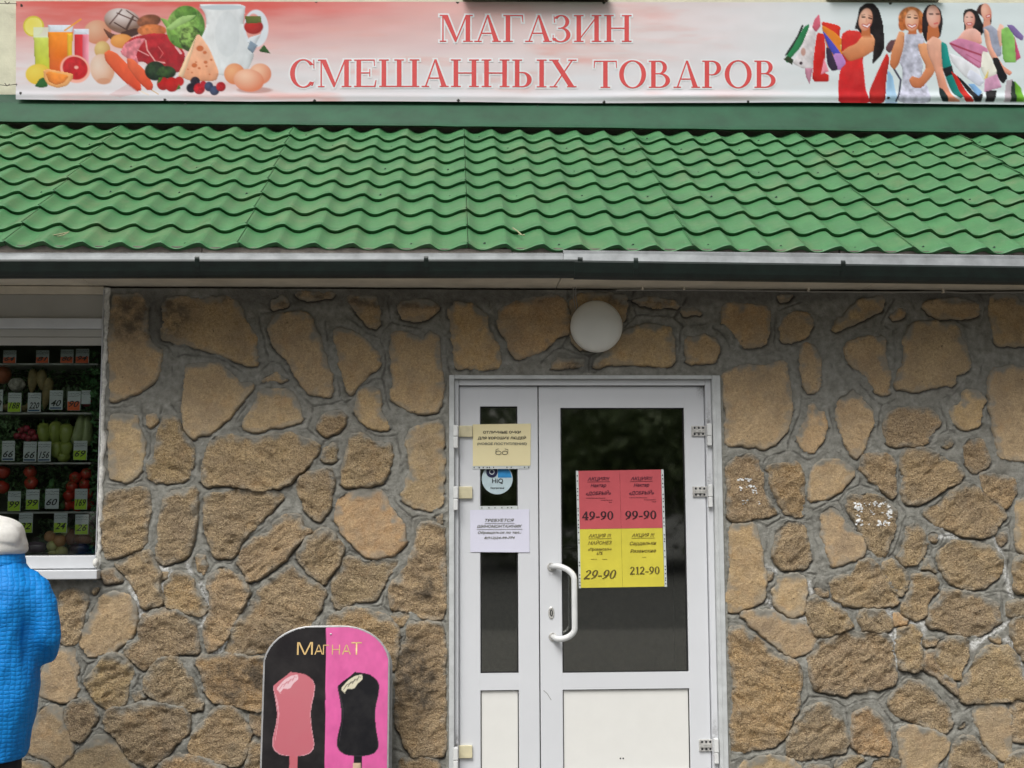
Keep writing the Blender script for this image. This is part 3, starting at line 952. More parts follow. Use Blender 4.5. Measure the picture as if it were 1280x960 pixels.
# ------------------------------------------------------------------ roof of pressed metal tiles
E0, T0 = P(640, 309, -.47), P(640, 155, 1.59)
RU = Vector((1, 0, 0))
RV = (T0 - E0); RV.x = 0; RV.normalize()
RN_ = RU.cross(RV)
PITCHU, SEAM0 = .1867, -2.455
VROW = [.045, .325, .60, .86, 1.115, 1.37, 1.625, 1.87, 2.11, 2.37]
AMP, STEP = .033, .021


def roof_pt(u, v, n_):
    return E0 + RU * u + RV * v + RN_ * n_


def wave(u):
    u = (u % 1.0) ** .70
    c_ = (1 + math.cos(2 * math.pi * u)) / 2
    return c_ ** 1.1


def tile_mesh(name, dv, nu=20, nv=5, lip=.020):
    """local frame: x along the eave, y up the slope, z off the roof"""
    co, nr, fc = [], [], []
    for j in range(nv + 1):
        v = j / nv
        for i in range(nu + 1):
            u = i / nu
            ro = .009 * (1 - v) ** 5                     # rolled nose
            co.append((u * PITCHU, v * dv, AMP * wave(u) + STEP * (1 - v) - STEP - AMP - ro * .35))
            dw = (wave(u + .01) - wave(u - .01)) / .02 * AMP / PITCHU
            nr.append(Vector((-dw, (STEP / dv) - (.5 if j == 0 else 0), 1)).normalized())
    w_ = nu + 1
    for j in range(nv):
        for i in range(nu):
            a_ = j * w_ + i
            fc.append((a_, a_ + 1, a_ + w_ + 1, a_ + w_))
    b0 = len(co)
    for k_, (dy, dz) in enumerate(((0, 0), (.013, -lip))):
        for i in range(nu + 1):
            x_, y_, z_ = co[i]
            co.append((x_, y_ + dy, z_ + dz))
            nr.append(Vector((0, -.82, -.57)).normalized())
    for i in range(nu):
        fc.append((b0 + i, b0 + w_ + i, b0 + w_ + i + 1, b0 + i + 1))
    me = np_mesh(name, co, fc)
    me.normals_split_custom_set_from_vertices([tuple(n_) for n_ in nr])
    me.materials.append(M['tile'])
    return me


TM = [tile_mesh('roof_tile', VROW[j + 1] - VROW[j], lip=.026 if j == 0 else .023) for j in range(len(VROW) - 1)]
BASIS = Matrix((RU, RV, RN_)).transposed().to_4x4()
roof = empty('tiled_roof', tuple(E0))
tag(roof, 'lean-to roof of wavy green metal tiles above the stone wall', 'roof')


def sheet_of(i):
    return math.floor(i / 6)


def tile_matrix(i, j):
    s_ = sheet_of(i)
    rs = random.Random(s_ * 7 + 3)
    dv_, drise = rs.uniform(-.006, .006), .0045
    k_ = i - s_ * 6
    m_ = Matrix.Identity(4)
    m_[2][0] = -drise * 2 / 6 / PITCHU * .5                      # each sheet lies over its neighbour
    jr = random.Random(i * 31 + j)
    base = roof_pt(SEAM0 + (i) * PITCHU + rs.uniform(-.003, .003), VROW[j] + dv_, drise - drise * k_ / 6 + rs.uniform(0, .0015)) - E0
    return Matrix.Translation(base) @ BASIS @ m_


cands = []
for i in range(-10, 44):
    for j in range(len(VROW) - 1):
        c_ = roof_pt(SEAM0 + (i + .5) * PITCHU, (VROW[j] + VROW[j + 1]) / 2, -.03)
        l_ = RM.transposed() @ (c_ - CAM)
        px_, py_ = 640 + FPX * l_.x / -l_.z, 480 - FPX * l_.y / -l_.z
        cands.append((0 if (-25 < px_ < 1305 and py_ > 150) else 1, j, i))
cands.sort()
single = [c_ for c_ in cands if c_[0] == 0][:298]
ss_ = set((c_[1], c_[2]) for c_ in single)
for _, j, i in single:
    o = mesh_obj('roof_tile', TM[j], None, roof)
    o.matrix_local = tile_matrix(i, j)
vv, ff, off = [], [], 0
for _, j, i in cands:
    if (j, i) in ss_: continue
    me = TM[j]
    mt = tile_matrix(i, j)
    vv += [mt @ v.co for v in me.vertices]
    ff += [tuple(a + off for a in p.vertices) for p in me.polygons]
    off += len(me.vertices)
rest = mesh_obj('outer_tiles', np_mesh('outer_tiles', [tuple(v) for v in vv], ff), M['tile'], roof)
rest['kind'] = 'stuff'
# deck under the sheets
me = np_mesh('roof_deck', [tuple(roof_pt(a, b, c_) - E0) for c_ in (-.085, -.12) for a, b in ((-4.6, .05), (5.8, .05), (5.8, 2.6), (-4.6, 2.6))],
             [(3, 2, 1, 0), (4, 5, 6, 7), (0, 1, 5, 4), (1, 2, 6, 5), (2, 3, 7, 6), (3, 0, 4, 7)], False)
mesh_obj('roof_deck', me, M['fascia'], roof)
# screws
bm = bmesh.new()
for j in range(len(VROW) - 1):
    for i in range(-8, 40):
        if (j in (0, 3, 5, 7) and (i + j) % 2 == 0) or (j in (8, 9) and i % 2 == 0):
            s_ = sheet_of(i)
            p_ = tile_matrix(i, j) @ Vector((PITCHU * .5 + random.uniform(-.012, .012), .085 + random.uniform(-.02, .02), -AMP - STEP * .35))
            mt = Matrix.Translation(p_) @ BASIS
            add_lathe(bm, [(0, .007), (.0042, .007), (.005, .003), (.009, .0018), (.009, 0), (0, 0)], 7, mt)
from_bm('screw_set', bm, M['screw'], roof)['kind'] = 'stuff'
# seam edges of the lapped sheets
for s_ in range(0, 6):
    bm = bmesh.new()
    u_ = SEAM0 + s_ * 6 * PITCHU
    for j in range(len(VROW) - 1):
        t_ = tile_matrix(s_ * 6, j)
        dv = VROW[j + 1] - VROW[j]
        q = [t_ @ Vector((-.0105 + a_, v_ * dv, -STEP * v_ + dz)) for v_, dz in ((0, .0012), (1, .0012)) for a_ in (0, .004)]
        # small rounded edge of the upper sheet
        add_tube(bm, [t_ @ Vector((-.006, .001, .0006 - AMP * .02)), t_ @ Vector((-.006, dv, -STEP + .0006 - AMP * .02))], .0028, 6)
    from_bm('sheet_seam', bm, M['tile'], roof)


for lab, pts in (('pale dry twig lying on the bottom row of tiles at the left', ((61, 299), (64, 294.5), (73, 293), (80, 291.5), (86, 290), (79, 294), (72, 295.5))),
                 ('small broken dry twig on the bottom row of tiles near the middle', ((641, 285), (647, 289), (652, 293.5), (656, 294), (648, 293)))):
    bm = bmesh.new()
    w3 = []
    for a_, b_ in pts:
        d_ = ray(a_, b_)
        o_ = E0 + RN_ * -.012
        w3.append(CAM + d_ * ((o_ - CAM).dot(RN_) / d_.dot(RN_)))
    add_tube(bm, w3, [.0035] * (len(w3) - 1) + [.002], 6)
    tag(from_bm('dry_twig', bm, plain('dry_twig_bark', (.38, .36, .22), .9)), lab, 'twig')


def ribbon(bm, a, b, prof):
    """sweep a profile [(dy, dz)] from point a to point b"""
    r0 = [bm.verts.new((a.x, a.y + dy, a.z + dz)) for dy, dz in prof]
    r1 = [bm.verts.new((b.x, b.y + dy, b.z + dz)) for dy, dz in prof]
    for k_ in range(len(prof) - 1):
        bm.faces.new((r0[k_], r0[k_ + 1], r1[k_ + 1], r1[k_]))
    return r0, r1


def sweep(name, a, b, prof, m, parent=None, n=1, sag=0.0):
    """closed profile, capped"""
    bm = bmesh.new()
    rings = []
    for i in range(n + 1):
        q = a.lerp(b, i / n)
        q.z -= sag * vnoise(q.x, 0, .5, 5) if sag else 0
        rings.append([bm.verts.new((q.x, q.y + dy, q.z + dz)) for dy, dz in prof])
    for r0, r1 in zip(rings, rings[1:]):
        for k_ in range(len(prof)):
            bm.faces.new((r0[k_], r0[(k_ + 1) % len(prof)], r1[(k_ + 1) % len(prof)], r1[k_]))
    bm.faces.new(rings[0]); bm.faces.new(rings[-1])
    return from_bm(name, bm, m, parent)


ZS = ZTOP + .012
XL, XRR = WXL - .3, XR + 1.9
eaves = empty('eaves', (0, -.4, ZS))
tag(eaves, 'boxed eaves with beige underside and weathered fascia boards under the green tiles', 'eaves')


def kid(o, par):
    """parent keeping the place"""
    o.parent = par
    o.matrix_parent_inverse = par.matrix_basis.inverted() if par.rotation_euler.z == 0 else Matrix.LocRotScale(par.location, par.rotation_euler, None).inverted()
    return o


xs_b = [XL, -1.86, .55, 2.2, XRR]
for a, b in zip(xs_b, xs_b[1:]):
    kid(box('soffit_board', a + .002, b - .002, -.383, .25, ZS, ZS + .018, M['soffit'], bev=.0015), eaves)
fz0, fz1 = ZS - .004, P(640, 310.5, -.40).z
for a, b, dz in ((XL, P(252, 300, -.42).x, 0), (P(252, 300, -.42).x, P(640, 300, -.42).x, -.004), (P(640, 300, -.42).x, P(1050, 300, -.42).x, .003), (P(1050, 300, -.42).x, XRR, -.002)):
    kid(box('fascia_board', a + .002, b - .002, -.405 + dz, -.385, fz0, fz1 + dz, M['fascia'], bev=.002), eaves)

YG = -.50
gut = empty('rain_gutter', (0, YG, P(640, 336, YG).z))
tag(gut, 'dark green plastic rain gutter in two lengths hung under the tile edge', 'gutter')


def gprof(top, h, w=.085):
    pr = []
    for k_ in range(11):
        a_ = math.pi * k_ / 10
        pr.append((-math.cos(a_) * w / 2 * (1 if k_ < 11 else 1), -h * math.sin(a_) ** .8 * 1.0))
    # front bead
    pr = [(-w / 2 + .004, .0), (-w / 2 - .005, .003), (-w / 2 - .007, -.006)] + pr[1:] + [(w / 2 - .004, .0)] + \
         [(-x_ * -1 * .92, z_ * .92 + .004) for x_, z_ in reversed(pr[1:-1])]
    return pr


def gutter_run(x0p, ytop0, x1p, ytop1, hpx):
    a, b = P(x0p, ytop0, YG - .04), P(x1p, ytop1, YG - .04)
    a.y = b.y = YG
    return kid(sweep('gutter_length', a, b, gprof(0, hpx / 261), M['gutter'], n=8), gut)


xg0 = 640 + (XL - P(640, 325, YG).x) * 258
gutter_run(xg0, 325.5, 724, 325.5, 21)
gutter_run(718, 326.5, 1280 + 500, 340.5, 21.5)
ja = P(724, 326, YG)
kid(sweep('joint_sleeve', Vector((ja.x - .012, YG, ja.z + .004)), Vector((ja.x + .012, YG, ja.z + .003)), [(y_ * 1.07, z_ * 1.07) for y_, z_ in gprof(0, 22 / 261)], M['gutter']), gut)
for bx, by in ((-150, 325), (249, 325), (533, 325.4), (793, 327.6), (1050, 331), (1330, 336)):
    q = P(bx, by, YG); q.y = YG
    h_ = 23 / 261
    pr = []
    for k_ in range(9):
        a_ = math.pi * k_ / 8
        pr.append((-math.cos(a_) * .0475, -h_ * math.sin(a_) ** .8))
    pr = [(-.052, .003), (-.0525, -.006)] + pr[1:] + [(x_ * .96, z_ * .96 + .001) for x_, z_ in reversed(pr[1:])] + [(-.047, .012)]
    kid(sweep('bracket', Vector((q.x - .011, q.y, q.z)), Vector((q.x + .011, q.y, q.z)), pr, M['gutter']), gut)

drip = empty('drip_edge', (0, -.44, P(640, 320, -.45).z))
tag(drip, 'pale galvanised drip flashing strip running above the dark gutter', 'flashing')
for x0p, x1p, t0, t1, b0, b1, yy in ((xg0, 712, 317, 317.5, 325.5, 327, -.445), (704, 1780, 314, 326, 327.5, 343, -.452)):
    a, b = P(x0p, t0, yy), P(x1p, t1, yy)
    c0_, c1_ = P(x0p, b0, yy - .02), P(x1p, b1, yy - .02)
    ha, hb = a.z - c0_.z, b.z - c1_.z
    bm = bmesh.new()
    n_ = 16
    prev = None
    for i in range(n_ + 1):
        f_ = i / n_
        q = a.lerp(b, f_); hh = ha + (hb - ha) * f_
        wv = vnoise(q.x, 3, .6, 8) * .004
        ring = [bm.verts.new((q.x, yy + .03, q.z + .012)), bm.verts.new((q.x, yy + wv, q.z)), bm.verts.new((q.x, yy - .008 + wv, q.z - hh * .85)),
                bm.verts.new((q.x, yy - .024 + wv, q.z - hh)), bm.verts.new((q.x, yy - .022 + wv, q.z - hh + .002)), bm.verts.new((q.x, yy + .002, q.z - .004))]
        if prev:
            for k_ in range(6):
                bm.faces.new((prev[k_], prev[(k_ + 1) % 6], ring[(k_ + 1) % 6], ring[k_]))
        else:
            bm.faces.new(ring)
        prev = ring
    bm.faces.new(prev)
    kid(from_bm('drip_strip', bm, M['drip']), drip)

# ------------------------------------------------------------------ upper wall, apron flashing
YU = 1.70
zb = P(640, 200, YU).z
upper = box('upper_wall', XL - .5, XRR + .8, YU, YU + .3, zb, zb + 3.3, M['upper'], bev=0)
tag(upper, 'cream rendered upper wall behind the banner', 'wall')
# side walls under the roof so the lean-to is closed
bm = bmesh.new()
for x_ in (XL + .2, XRR - .4):
    vs_ = [bm.verts.new(q) for q in ((x_, .34, 0), (x_, YU + .3, 0), (x_, YU + .3, T0.z - .1), (x_, .34, ZTOP + .25))]
    bm.faces.new(vs_)
sidew = from_bm('side_wall', bm, M['upper'])
sidew['kind'] = 'structure'

apr = empty('apron_flashing', (0, 1.6, P(640, 150, 1.6).z))
tag(apr, 'green painted sheet metal apron between the banner and the roof tiles', 'flashing')
for (x0p, x1p) in ((-700, -5), (-5, 720), (720, 1800)):
    ua, ub = P(x0p, 150, 1.6).x, P(x1p, 150, 1.6).x
    a, b = roof_pt(ua - E0.x, 2.335, .004), roof_pt(ub - E0.x, 2.335, .004)
    yl_ = a.y
    top0, top1 = P(x0p, 118 + x0p * .004, 1.688), P(x1p, 118 + x1p * .004, 1.688)
    bm = bmesh.new()
    n_ = 24
    prev = None
    for i in range(n_ + 1):
        f_ = i / n_
        q, r_ = a.lerp(b, f_), top0.lerp(top1, f_)
        w1 = vnoise(q.x, 1, .35, 3) * .010
        w2 = vnoise(q.x, 2, .12, 9) * .006
        pts = [(r_.x, 1.696, r_.z), (r_.x, 1.690, r_.z), (r_.x, 1.682 + w1 * .4, r_.z - .055), (q.x, yl_ + .03 + w1, q.z + .030 + w2), (q.x, yl_ + .003 + w1, q.z + .004 + w2), (q.x, yl_ - .006 + w1, q.z - .001 + w2), (q.x, yl_ + .012 + w1, q.z - .002 + w2)]
        ring = [bm.verts.new(v) for v in pts]
        if prev:
            for k_ in range(len(ring) - 1):
                bm.faces.new((prev[k_], prev[k_ + 1], ring[k_ + 1], ring[k_]))
        prev = ring
    kid(from_bm('apron_sheet', bm, M['flash'], smooth=False), apr)
bm = bmesh.new()
for sx, sy in ((8, 132), (92, 131), (160, 136), (232, 131), (300, 138), (395, 133), (500, 138), (612, 133), (672, 133), (745, 141), (805, 134), (884, 135), (985, 137), (1062, 137), (1143, 137), (1230, 139)):
    q = P(sx, sy, 1.672)
    add_lathe(bm, [(0, .008), (.006, .006), (.010, .001), (.010, 0), (0, 0)], 8, Matrix.Translation(q) @ Matrix.Rotation(math.pi / 2, 4, 'X'))
kid(from_bm('screw', bm, M['screw']), apr)['kind'] = 'stuff'
for sx in (-10, 90, 170, 240, 320, 430, 545, 690, 820, 1000, 1120, 1250):          # upturned light lip pieces where the apron meets the tile crests
    pass
ws = P(670, -6, 1.6)
o = box('window_sill', P(578, 0, 1.6).x, P(762, 0, 1.6).x, 1.55, 1.70, P(670, .4, 1.69).z, P(670, -14, 1.6).z, M['fascia'], bev=.004)
tag(o, 'brown sill of the upstairs window just above the banner text', 'window sill')
o = box('window_sill', P(1038, 0, 1.6).x, P(1180, 0, 1.6).x, 1.60, 1.70, P(1100, .2, 1.69).z, P(1100, -8, 1.62).z, M['soffit'], bev=.004)
tag(o, 'pale grey sill strip above the banner near its right end', 'window sill')

# ------------------------------------------------------------------ printed banner: artwork laid down as vertex colours
class Canvas:
    def __init__(s, x0, y0, x1, y1, ss=2, bg=(255, 255, 255)):
        s.x0, s.y0, s.ss = x0, y0, ss
        s.w, s.h = int((x1 - x0) * ss), int((y1 - y0) * ss)
        s.a = np.zeros((s.h, s.w, 3)) + lin(bg)
        s.X, s.Y = np.meshgrid(x0 + (np.arange(s.w) + .5) / ss, y0 + (np.arange(s.h) + .5) / ss)

    def _box(s, xa, ya, xb, yb):
        i0, i1 = max(0, int((xa - s.x0) * s.ss) - 2), min(s.w, int((xb - s.x0) * s.ss) + 3)
        j0, j1 = max(0, int((ya - s.y0) * s.ss) - 2), min(s.h, int((yb - s.y0) * s.ss) + 3)
        return (slice(j0, j1), slice(i0, i1)) if i1 > i0 and j1 > j0 else None

    def _put(s, b, m, col, a):
        col = col if isinstance(col, np.ndarray) and col.ndim == 3 else lin(col)
        m = (m * a)[..., None]
        s.a[b] = s.a[b] * (1 - m) + col * m

    def poly(s, txt, col, a=1.0, col2=None, ax='y', noise=0, sh=.30):
        p = [tuple(float(v) for v in q.split(',')) for q in txt.split()] if isinstance(txt, str) else txt
        if len(p) > 4 and isinstance(txt, str): p = chaikin(list(p), 2)
        xs_, ys_ = [q[0] for q in p], [q[1] for q in p]
        b = s._box(min(xs_), min(ys_), max(xs_), max(ys_))
        if b is None: return
        X, Y = s.X[b], s.Y[b]
        m = inside(p, X, Y).astype(float)
        if col2 is not None:
            t_ = ((Y - min(ys_)) / (max(ys_) - min(ys_) + 1e-6)) if ax == 'y' else ((X - min(xs_)) / (max(xs_) - min(xs_) + 1e-6))
            c_ = lin(col) * (1 - t_[..., None]) + lin(col2) * t_[..., None]
        else:
            c_ = np.zeros(X.shape + (3,)) + lin(col)
        if noise:
            c_ = c_ * (1 + noise * fbm(X, Y, 5, 4, 3))[..., None]
        if sh and isinstance(txt, str) and a > .9:
            k_ = m > 0
            d_, ey = dist_to(p, X[k_], Y[k_])
            f_ = np.ones(X.shape)
            f_[k_] = 1 - sh * np.exp(-d_ / 2.2) * (ey < 0) + sh * .45 * np.exp(-d_ / 1.8) * (ey > 0) + .14 * fbm(X[k_], Y[k_] * .6, 7, len(p) % 30, 3)
            c_ = np.clip(c_ * f_[..., None], 0, 1)
        s._put(b, m, c_, a)

    def ell(s, cx, cy, rx, ry, col, rot=0, col2=None, hl=(-.3, -.35), a=1.0, noise=0, nscale=4, edge=None):
        R_ = max(rx, ry)
        b = s._box(cx - R_, cy - R_, cx + R_, cy + R_)
        if b is None: return
        X, Y = s.X[b] - cx, s.Y[b] - cy
        c_, s_ = math.cos(math.radians(rot)), math.sin(math.radians(rot))
        u, v = (X * c_ + Y * s_) / rx, (-X * s_ + Y * c_) / ry
        r_ = np.hypot(u, v)
        m = np.clip((1 - r_) * min(rx, ry) * s.ss * .5 + .5, 0, 1)
        if col2 is not None:
            t_ = np.clip(np.hypot(u - hl[0], v - hl[1]) / 1.3, 0, 1)[..., None] ** 1.3
            k_ = lin(col) * (1 - t_) + lin(col2) * t_
        else:
            k_ = np.zeros(X.shape + (3,)) + lin(col)
        if noise:
            k_ = k_ * np.clip(1 + noise * fbm(X + cx, Y + cy, nscale, 7, 3), .2, 2)[..., None]
        if edge is not None:
            k_ = np.where((r_ > edge[0])[..., None], lin(edge[1]), k_)
        s._put(b, m, k_, a)

    def line(s, txt, w, col, a=1.0):
        p = [tuple(float(v) for v in q.split(',')) for q in txt.split()]
        for (ax_, ay), (bx, by) in zip(p, p[1:]):
            b = s._box(min(ax_, bx) - w, min(ay, by) - w, max(ax_, bx) + w, max(ay, by) + w)
            if b is None: continue
            X, Y = s.X[b], s.Y[b]
            dx, dy = bx - ax_, by - ay
            t_ = np.clip(((X - ax_) * dx + (Y - ay) * dy) / (dx * dx + dy * dy + 1e-9), 0, 1)
            d_ = np.hypot(X - ax_ - t_ * dx, Y - ay - t_ * dy)
            s._put(b, np.clip((w / 2 - d_) * s.ss + .5, 0, 1), col, a)

    def sample(s, x, y):
        i = np.clip((x - s.x0) * s.ss - .5, 0, s.w - 1.001); j = np.clip((y - s.y0) * s.ss - .5, 0, s.h - 1.001)
        i0, j0 = i.astype(int), j.astype(int)
        fi, fj = (i - i0)[..., None], (j - j0)[..., None]
        g = s.a
        return (g[j0, i0] * (1 - fi) + g[j0, i0 + 1] * fi) * (1 - fj) + (g[j0 + 1, i0] * (1 - fi) + g[j0 + 1, i0 + 1] * fi) * fj


cv = Canvas(18, -6, 1345, 132)
X, Y = cv.X, cv.Y
ty = np.clip((Y - 2) / 126, 0, 1)
nz_ = fbm(X, Y * 6, 90, 3, 4)
left = lin((225, 120, 112))[None, None] * 1.0
mid = lin((238, 205, 198)); wht = lin((232, 232, 236)); blu = lin((222, 232, 233))
fx = np.clip(1 - (X - 330) / 380, 0, 1)
fy = np.clip(1 - (ty * 1.55 + nz_ * .35), 0, 1) ** 1.1
base = wht * np.ones(X.shape + (1,))
fx2 = np.clip(1 - (X - 700) / 400, 0, 1)
base = base * (1 - (fx2 * .55 * np.clip(1.1 - ty * .9 + nz_ * .5, 0, 1))[..., None]) + mid * (fx2 * .55 * np.clip(1.1 - ty * .9 + nz_ * .5, 0, 1))[..., None]
k_ = (fx * fy)[..., None]
base = base * (1 - k_) + left * k_
kb = (np.clip((X - 900) / 200, 0, 1) * .8)[..., None]
base = base * (1 - kb) + blu * kb
k3 = (np.clip(nz_ * 2 - .25, 0, 1) * .5 * fx2)[..., None]
base = base * (1 - k3) + lin((236, 170, 160)) * k3
cv.a[:] = base
# food
cv.ell(122, 40, 17, 15, (228, 190, 165), col2=(215, 150, 120))
cv.ell(128, 62, 10, 11, (228, 205, 150), col2=(205, 165, 110))
cv.ell(42, 33, 13, 13, (238, 226, 120), edge=(.86, (222, 208, 80)), col2=(240, 232, 150))
cv.poly("42,45 62,45 62,86 44,86", (214, 224, 120), col2=(205, 208, 70))
cv.poly("42,34 62,34 62,47 42,47", (225, 232, 215), a=.8)
cv.poly("60,31 92,31 90,42 61,42", (226, 232, 240))
cv.poly("60,40 91,40 89,90 62,90", (246, 165, 50), col2=(238, 120, 40))
cv.poly("84,42 91,42 90,80 85,80", (245, 205, 70))
cv.line("81,38 101,24", 2, (240, 175, 70))
cv.poly("92,36 111,36 111,44 92,44", (225, 228, 238))
cv.poly("93,43 103,43 103,82 93,82", (222, 62, 72))
cv.poly("103,43 111,43 111,84 103,84", (235, 130, 150), col2=(240, 175, 190), ax='x')
cv.ell(48, 93, 16, 13, (238, 218, 110), col2=(235, 200, 70))
cv.poly("43,108 50,98 58,96 60,108 52,110", (58, 120, 60))
cv.ell(94, 86, 19, 17, (250, 190, 175), rot=25)
cv.ell(94, 85, 16, 14, (214, 52, 62), rot=25, col2=(196, 38, 50), noise=.3)
cv.ell(95.5, 84, 2.6, 2, (248, 190, 180))
cv.poly("54,88 60,86 92,92 91,98 84,107 72,110 60,106 55,98", (246, 190, 130))
cv.poly("57,91 62,89 87,94 80,103 70,106 61,102", (244, 166, 80), col2=(240, 150, 70), noise=.2)
cv.ell(153, 26, 23, 15.5, (232, 222, 220), rot=12, col2=(150, 120, 105), hl=(-.2, -.6))
cv.poly("128,34 140,42 158,44 150,52 136,48", (150, 100, 80), col2=(90, 60, 50))
cv.poly("150,40 172,34 174,42 164,46 152,47", (96, 66, 58))
cv.line("137,30 152,12", 1.6, (110, 75, 70)); cv.line("146,16 170,26", 1.5, (110, 75, 70)); cv.line("143,28 160,38", 1.6, (100, 70, 64)); cv.line("158,13 174,24", 1.3, (110, 75, 70)); cv.line("166,21 158,36", 3, (105, 80, 72))
cv.ell(186, 26, 15, 8, (176, 118, 88), rot=-8, col2=(130, 84, 62), noise=.5)
cv.ell(190, 38, 18, 8, (228, 150, 96), col2=(200, 120, 70), noise=.4)
cv.ell(152, 51, 14, 9, (236, 180, 112), col2=(222, 150, 80))
cv.poly("166,46 190,41 208,42 222,52 232,68 228,88 215,92 195,86 178,76 168,78 150,66 155,55", (198, 52, 66), col2=(168, 36, 52), noise=.35)
cv.poly("150,66 156,54 172,47 182,48 176,56 170,68 174,80 164,76", (232, 150, 160), noise=.5)
cv.line("182,50 184,62 194,76 206,78", 1.6, (236, 180, 176)); cv.line("172,62 186,69", 1.3, (236, 170, 170)); cv.line("220,58 226,66", 3, (235, 190, 190)); cv.line("198,58 204,66 200,72", 1, (225, 120, 120))
cv.ell(128, 86, 15, 19, (238, 218, 204), rot=-12, col2=(222, 176, 150)); cv.ell(130, 101, 9, 4, (214, 160, 130), a=.6)
cv.poly("130,66 136,62 146,66 162,82 176,104 177,112 171,114 158,104 144,90 132,76", (240, 128, 84), col2=(226, 92, 60), ax='y')
cv.poly("158,72 166,73 182,88 192,106 190,112 184,112 172,100 160,84", (242, 134, 92), col2=(226, 94, 62))
cv.line("176,113 186,118", 1.2, (240, 225, 205)); cv.line("190,112 198,117", 1.2, (220, 190, 150))
cv.ell(232, 34, 24, 27, (168, 200, 120), rot=10, col2=(100, 146, 70), noise=.6)
cv.ell(232, 17, 14, 10, (128, 168, 84), col2=(90, 136, 62), noise=.4)
cv.poly("200,22 208,24 222,44 214,44", (150, 190, 104)); cv.poly("206,36 226,20 246,18 240,24 224,32 214,38", (176, 206, 140))
cv.ell(238, 48, 14, 16, (160, 190, 112), col2=(70, 104, 52), noise=1.2, nscale=3)
cv.ell(194, 88, 13, 12, (52, 84, 50), col2=(30, 50, 38), noise=.9); cv.ell(208, 90, 12, 8, (70, 104, 50), col2=(36, 60, 36), noise=.9)
cv.poly("249,6 254,5 300,5 307,8 305,22 304,32 312,52 318,68 310,86 292,94 268,92 258,76 250,50 258,34 257,18", (238, 239, 240), col2=(222, 225, 228), ax='x')
cv.ell(278, 9, 28, 3.2, (206, 214, 220)); cv.ell(284, 42, 15, 28, (206, 211, 215), a=.3)
cv.ell(320, 35, 15.5, 23, (226, 230, 236), rot=0); cv.ell(317, 34, 10, 17, (232, 170, 160)); cv.ell(317, 33, 12, 9, (206, 62, 56), col2=(170, 40, 40)); cv.poly("306,20 326,20 327,28 308,29", (120, 130, 70)); cv.poly("312,46 326,42 318,58 309,52", (226, 230, 236))
cv.poly("313,50 322,56 316,66 309,60", (150, 165, 180)); cv.poly("324,62 330,55 338,66 326,64", (70, 110, 60))
cv.ell(320, 35, 15.5, 23, (226, 230, 236), a=0)
cv.poly("246,43 250,43 262,60 274,90 270,100 240,101 222,94 232,72", (244, 200, 172), col2=(238, 178, 144), noise=.06)
cv.poly("222,94 232,72 246,43 240,66 228,98", (248, 216, 184))
for ex, ey, er in ((250, 60, 4.5), (243, 81, 3.5), (257, 77, 2.4), (256, 65, 2.5), (249, 84.5, 1.7), (258, 82, 1.4), (245, 77, 1.2), (264, 74, 1.6), (240, 90, 1.1), (235, 86, 1), (262, 92, 1)):
    cv.ell(ex, ey, er, er * .8, (212, 130, 86))
cv.ell(204, 104, 8, 8, (208, 48, 48), col2=(170, 30, 34)); cv.ell(215, 105, 9, 9, (216, 52, 50), col2=(176, 30, 34)); cv.ell(224, 101, 6, 6, (206, 50, 50)); cv.poly("196,104 199,96 204,96 200,102", (90, 130, 60)); cv.poly("220,112 224,104 226,110", (90, 130, 60))
cv.ell(244, 101, 6, 6, (58, 46, 66), noise=1, nscale=2); cv.ell(239, 109, 6, 6, (44, 36, 56), noise=1, nscale=2); cv.ell(249, 110, 7, 7, (210, 44, 62), col2=(176, 26, 46), noise=.6, nscale=2); cv.ell(254, 104, 4, 4, (200, 50, 70))
cv.ell(261, 107, 5.5, 6, (92, 108, 140), col2=(50, 60, 90)); cv.ell(268, 112, 6, 6, (90, 106, 140), col2=(44, 54, 86)); cv.ell(276, 107, 6, 6, (208, 46, 62), col2=(170, 26, 44), noise=.5, nscale=2)
cv.ell(293, 91, 13, 13, (242, 190, 150), col2=(228, 150, 110)); cv.ell(325, 91, 14, 13, (246, 206, 180), col2=(228, 156, 126)); cv.ell(318, 111, 22, 4, (186, 140, 130), a=.6); cv.ell(311, 99, 19, 14, (248, 210, 186), rot=8, col2=(228, 150, 118))
cv.poly("136,118 160,104 176,116 150,121", (225, 190, 190), a=.5)

# people and shopping bags
SK, SK2 = (236, 180, 140), (206, 132, 88)
cv.poly("996,45 1002,31 1005,31 992,62 979,71", (60, 70, 66))
cv.poly("1005,33 1012,29 1008,46 998,62 990,70 984,78 980,73 990,60", (58, 148, 100)); cv.poly("979,73 985,69 992,74 990,80", (70, 84, 58))
cv.poly("1012,32 1020,28 1018,58 1016,84 1004,85 990,78 1000,62", (228, 222, 224), noise=.25); cv.ell(1004, 64, 3, 5, (190, 120, 90), a=.6); cv.ell(1001, 78, 2, 2, (80, 60, 70)); cv.poly("1006,84 1016,84 1012,104 1007,94", (214, 160, 180))
cv.poly("1018,24 1024,17 1026,32 1020,40 1015,34", (216, 120, 140))
cv.poly("1026,26 1051,32 1049,46 1056,52 1040,54 1030,40", (226, 72, 54)); cv.poly("1026,30 1044,40 1056,52 1052,56 1060,76 1056,84 1048,87 1040,80 1034,60", (228, 150, 60)); cv.poly("1027,36 1044,56 1058,76 1054,84 1046,72 1036,60", (94, 96, 200)); cv.poly("1042,66 1052,66 1058,78 1056,84 1048,87 1040,80", (196, 150, 206))
cv.poly("1032,58 1038,60 1048,86 1040,88 1034,80", (70, 52, 84))
cv.poly("1021,40 1030,42 1032,60 1030,90 1036,92 1036,101 1015,101 1017,70", (218, 56, 48), col2=(206, 44, 40)); cv.poly("1030,72 1036,88 1026,92", (236, 160, 176))
